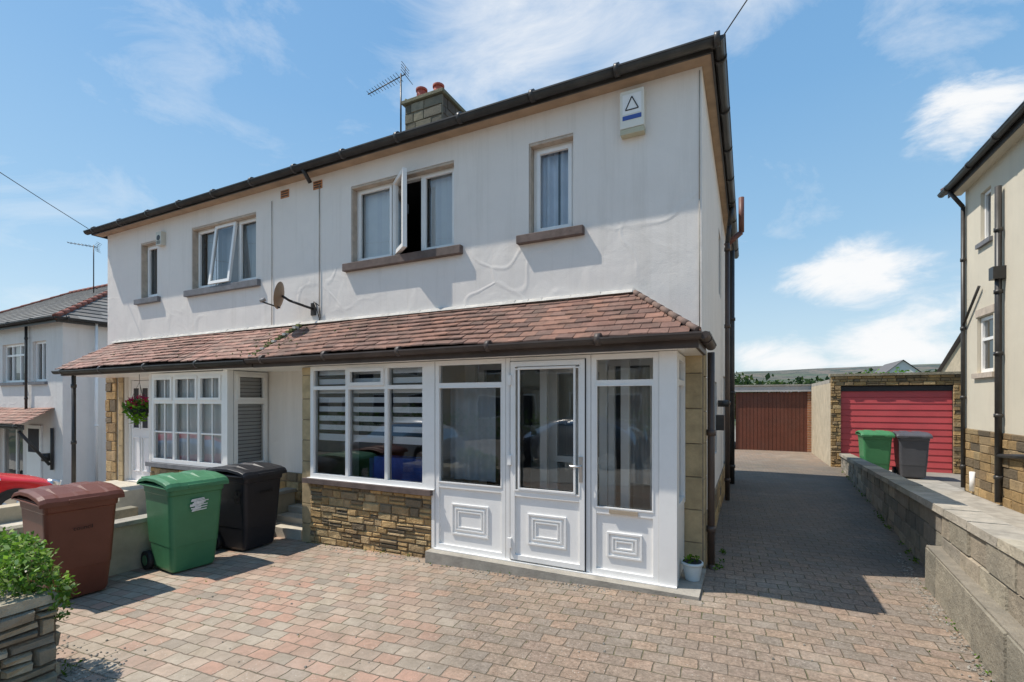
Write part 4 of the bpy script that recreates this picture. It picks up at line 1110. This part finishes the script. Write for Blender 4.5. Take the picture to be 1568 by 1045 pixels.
for i,x in enumerate((-30,-16,-2,12)):
    H4=root('terraced_house',(x+6,-20,0)); B=MB()
    ops4=[(x+1,x+3,.5,2),(x+4,x+5,0,2.1),(x+7,x+8,0,2.1),(x+9,x+11,.5,2),(x+1,x+3,3.2,4.5),(x+9,x+11,3.2,4.5),(x+5,x+7,3.2,4.5)]
    for o4 in ops4:
        B.box(o4[0],o4[1],-17.05,-16.98,o4[2],o4[3],UPVC); B.box(o4[0]+.1,o4[1]-.1,-16.99,-16.97,o4[2]+.1,o4[3]-.1,DARKIN)
    B.box(x,x+12,-24,-17,-2,5,TANR if i%2 else CREAM)
    B.obj('walls',H4); B=MB(); hiproof(B,x-.3,x+12.3,-24.3,-16.7,5,2.2,GREYR,6,tw=.6); B.obj('roof',H4)
B=MB()
for k in range(30): leaves(B,(-28+k*1.7,-11.3,.5),(1.1,.5,.8),110,.2,LEAF,[(.8,.8,.7),(1,1,.8)])
B.obj('garden_hedge')

def wire(name,a,b,sag=.15,r=.006):
    a=Vector(a);b=Vector(b);pts=[]
    for i in range(13):
        t=i/12; p=a+(b-a)*t; p.z-=4*sag*t*(1-t); pts.append(p)
    B=MB(); B.tube(pts,r,GUT,5); B.obj(name)
wire('telephone_cable',(-.2,4.75,4.95),(3.6,1.75,7.75),.02)
wire('telephone_cable',(-11.5,4.75,4.98),(-5.5,-4.85,7.4),.25)

# ------------------------------------------------------------ sky, sun, camera
EL=59
sd=Vector((-.94,-.34,0)).normalized()*math.cos(math.radians(EL)); sd.z=math.sin(math.radians(EL))
w=bpy.data.worlds.new('World'); scene.world=w; w.use_nodes=True; nt=w.node_tree; nt.nodes.clear()
out=N(nt,'ShaderNodeOutputWorld'); bg=N(nt,'ShaderNodeBackground'); nt.links.new(bg.outputs[0],out.inputs[0]); bg.inputs[1].default_value=.15
sk=N(nt,'ShaderNodeTexSky',sky_type='NISHITA'); sk.sun_disc=False; sk.sun_elevation=math.radians(EL); sk.sun_rotation=math.atan2(sd.x,sd.y)%(2*math.pi)
sk.altitude=120; sk.air_density=1.0; sk.dust_density=1.2; sk.ozone_density=1.2
gen=N(nt,'ShaderNodeTexCoord').outputs['Generated']
sxyz=N(nt,'ShaderNodeSeparateXYZ'); nt.links.new(gen,sxyz.inputs[0])
gr=N(nt,'ShaderNodeValToRGB'); nt.links.new(sxyz.outputs[2],gr.inputs[0])
e=gr.color_ramp.elements
e[0].position=0; e[0].color=(.76,.88,.94,1); e[1].position=1; e[1].color=(.15,.38,.76,1)
for p_,c_ in ((.12,(.58,.79,.93)),(.28,(.36,.63,.89)),(.5,(.23,.50,.84)),(.7,(.18,.43,.79))):
    k=e.new(p_); k.color=(*c_,1)
hz=mixc(nt,1.0,gr.outputs[0],(6.4,6.4,6.4),'MULTIPLY')
base=mixc(nt,.78,sk.outputs[0],hz)
mp=N(nt,'ShaderNodeMapping'); nt.links.new(gen,mp.inputs[0]); mp.inputs['Scale'].default_value=(1,1,2.2); mp.inputs['Rotation'].default_value=(0.1,.05,.3)
n1=noise_(nt,mp.outputs[0],3.6,12,.64,.5); n2=noise_(nt,mp.outputs[0],7,12,.62,.35)
def dirv(az,el):
    a=math.radians(az);e=math.radians(el); return (math.sin(a)*math.cos(e),math.cos(a)*math.cos(e),math.sin(e))
def blob(az,el,r,k,zs=1.6):
    s=N(nt,'ShaderNodeVectorMath',operation='SUBTRACT'); nt.links.new(gen,s.inputs[0]); s.inputs[1].default_value=dirv(az,el)
    q=N(nt,'ShaderNodeVectorMath',operation='MULTIPLY'); nt.links.new(s.outputs[0],q.inputs[0]); q.inputs[1].default_value=(1,1,zs)
    l=N(nt,'ShaderNodeVectorMath',operation='LENGTH'); nt.links.new(q.outputs[0],l.inputs[0])
    return mrange(nt,l.outputs['Value'],0,r,k,0,True)
def summ(bl):
    a=bl[0]
    for b in bl[1:]: a=math_(nt,'MAXIMUM',a,b)
    return a
wisp=summ([blob(-24,39,.36,1.0),blob(-11,36,.28,.95),blob(2,37,.24,.8),blob(-62,34,.22,.35),blob(-40,44,.3,.6),blob(16,33,.25,.55),blob(-66,12,.3,.35)])
puff=summ([blob(17.5,23.5,.15,.9),blob(22,21,.12,.85),blob(9,11.3,.17,1.0),blob(12,5.5,.22,1.05,2.2),blob(3,4.5,.18,1.0,2.4),blob(20,8,.15,.7)])
d1=mrange(nt,math_(nt,'ADD',n1,math_(nt,'MULTIPLY',wisp,.40)),.58,1.06,0,.85)
d2=mrange(nt,math_(nt,'ADD',n2,math_(nt,'MULTIPLY',puff,.50)),.66,1.0,0,.97,True)
d=math_(nt,'MAXIMUM',d1,d2)
col=mixc(nt,d,base,(6.5,6.55,6.6))
nt.links.new(col,bg.inputs[0])
sl=bpy.data.lights.new('sun','SUN'); sl.energy=5.0; sl.angle=math.radians(.5); sl.color=(1,.94,.85)
so_=bpy.data.objects.new('sun',sl); COLL.objects.link(so_); so_.rotation_euler=sd.to_track_quat('Z','Y').to_euler(); so_.location=(-20,-10,30)
cam=bpy.data.cameras.new('camera'); cam.sensor_width=36; cam.lens=16.89; cam.shift_y=.0577; cam.clip_end=6000; cam.clip_start=.05
co=bpy.data.objects.new('camera',cam); COLL.objects.link(co); co.location=(0,0,1.65); co.rotation_euler=(math.radians(90),0,math.radians(26.14))
scene.camera=co
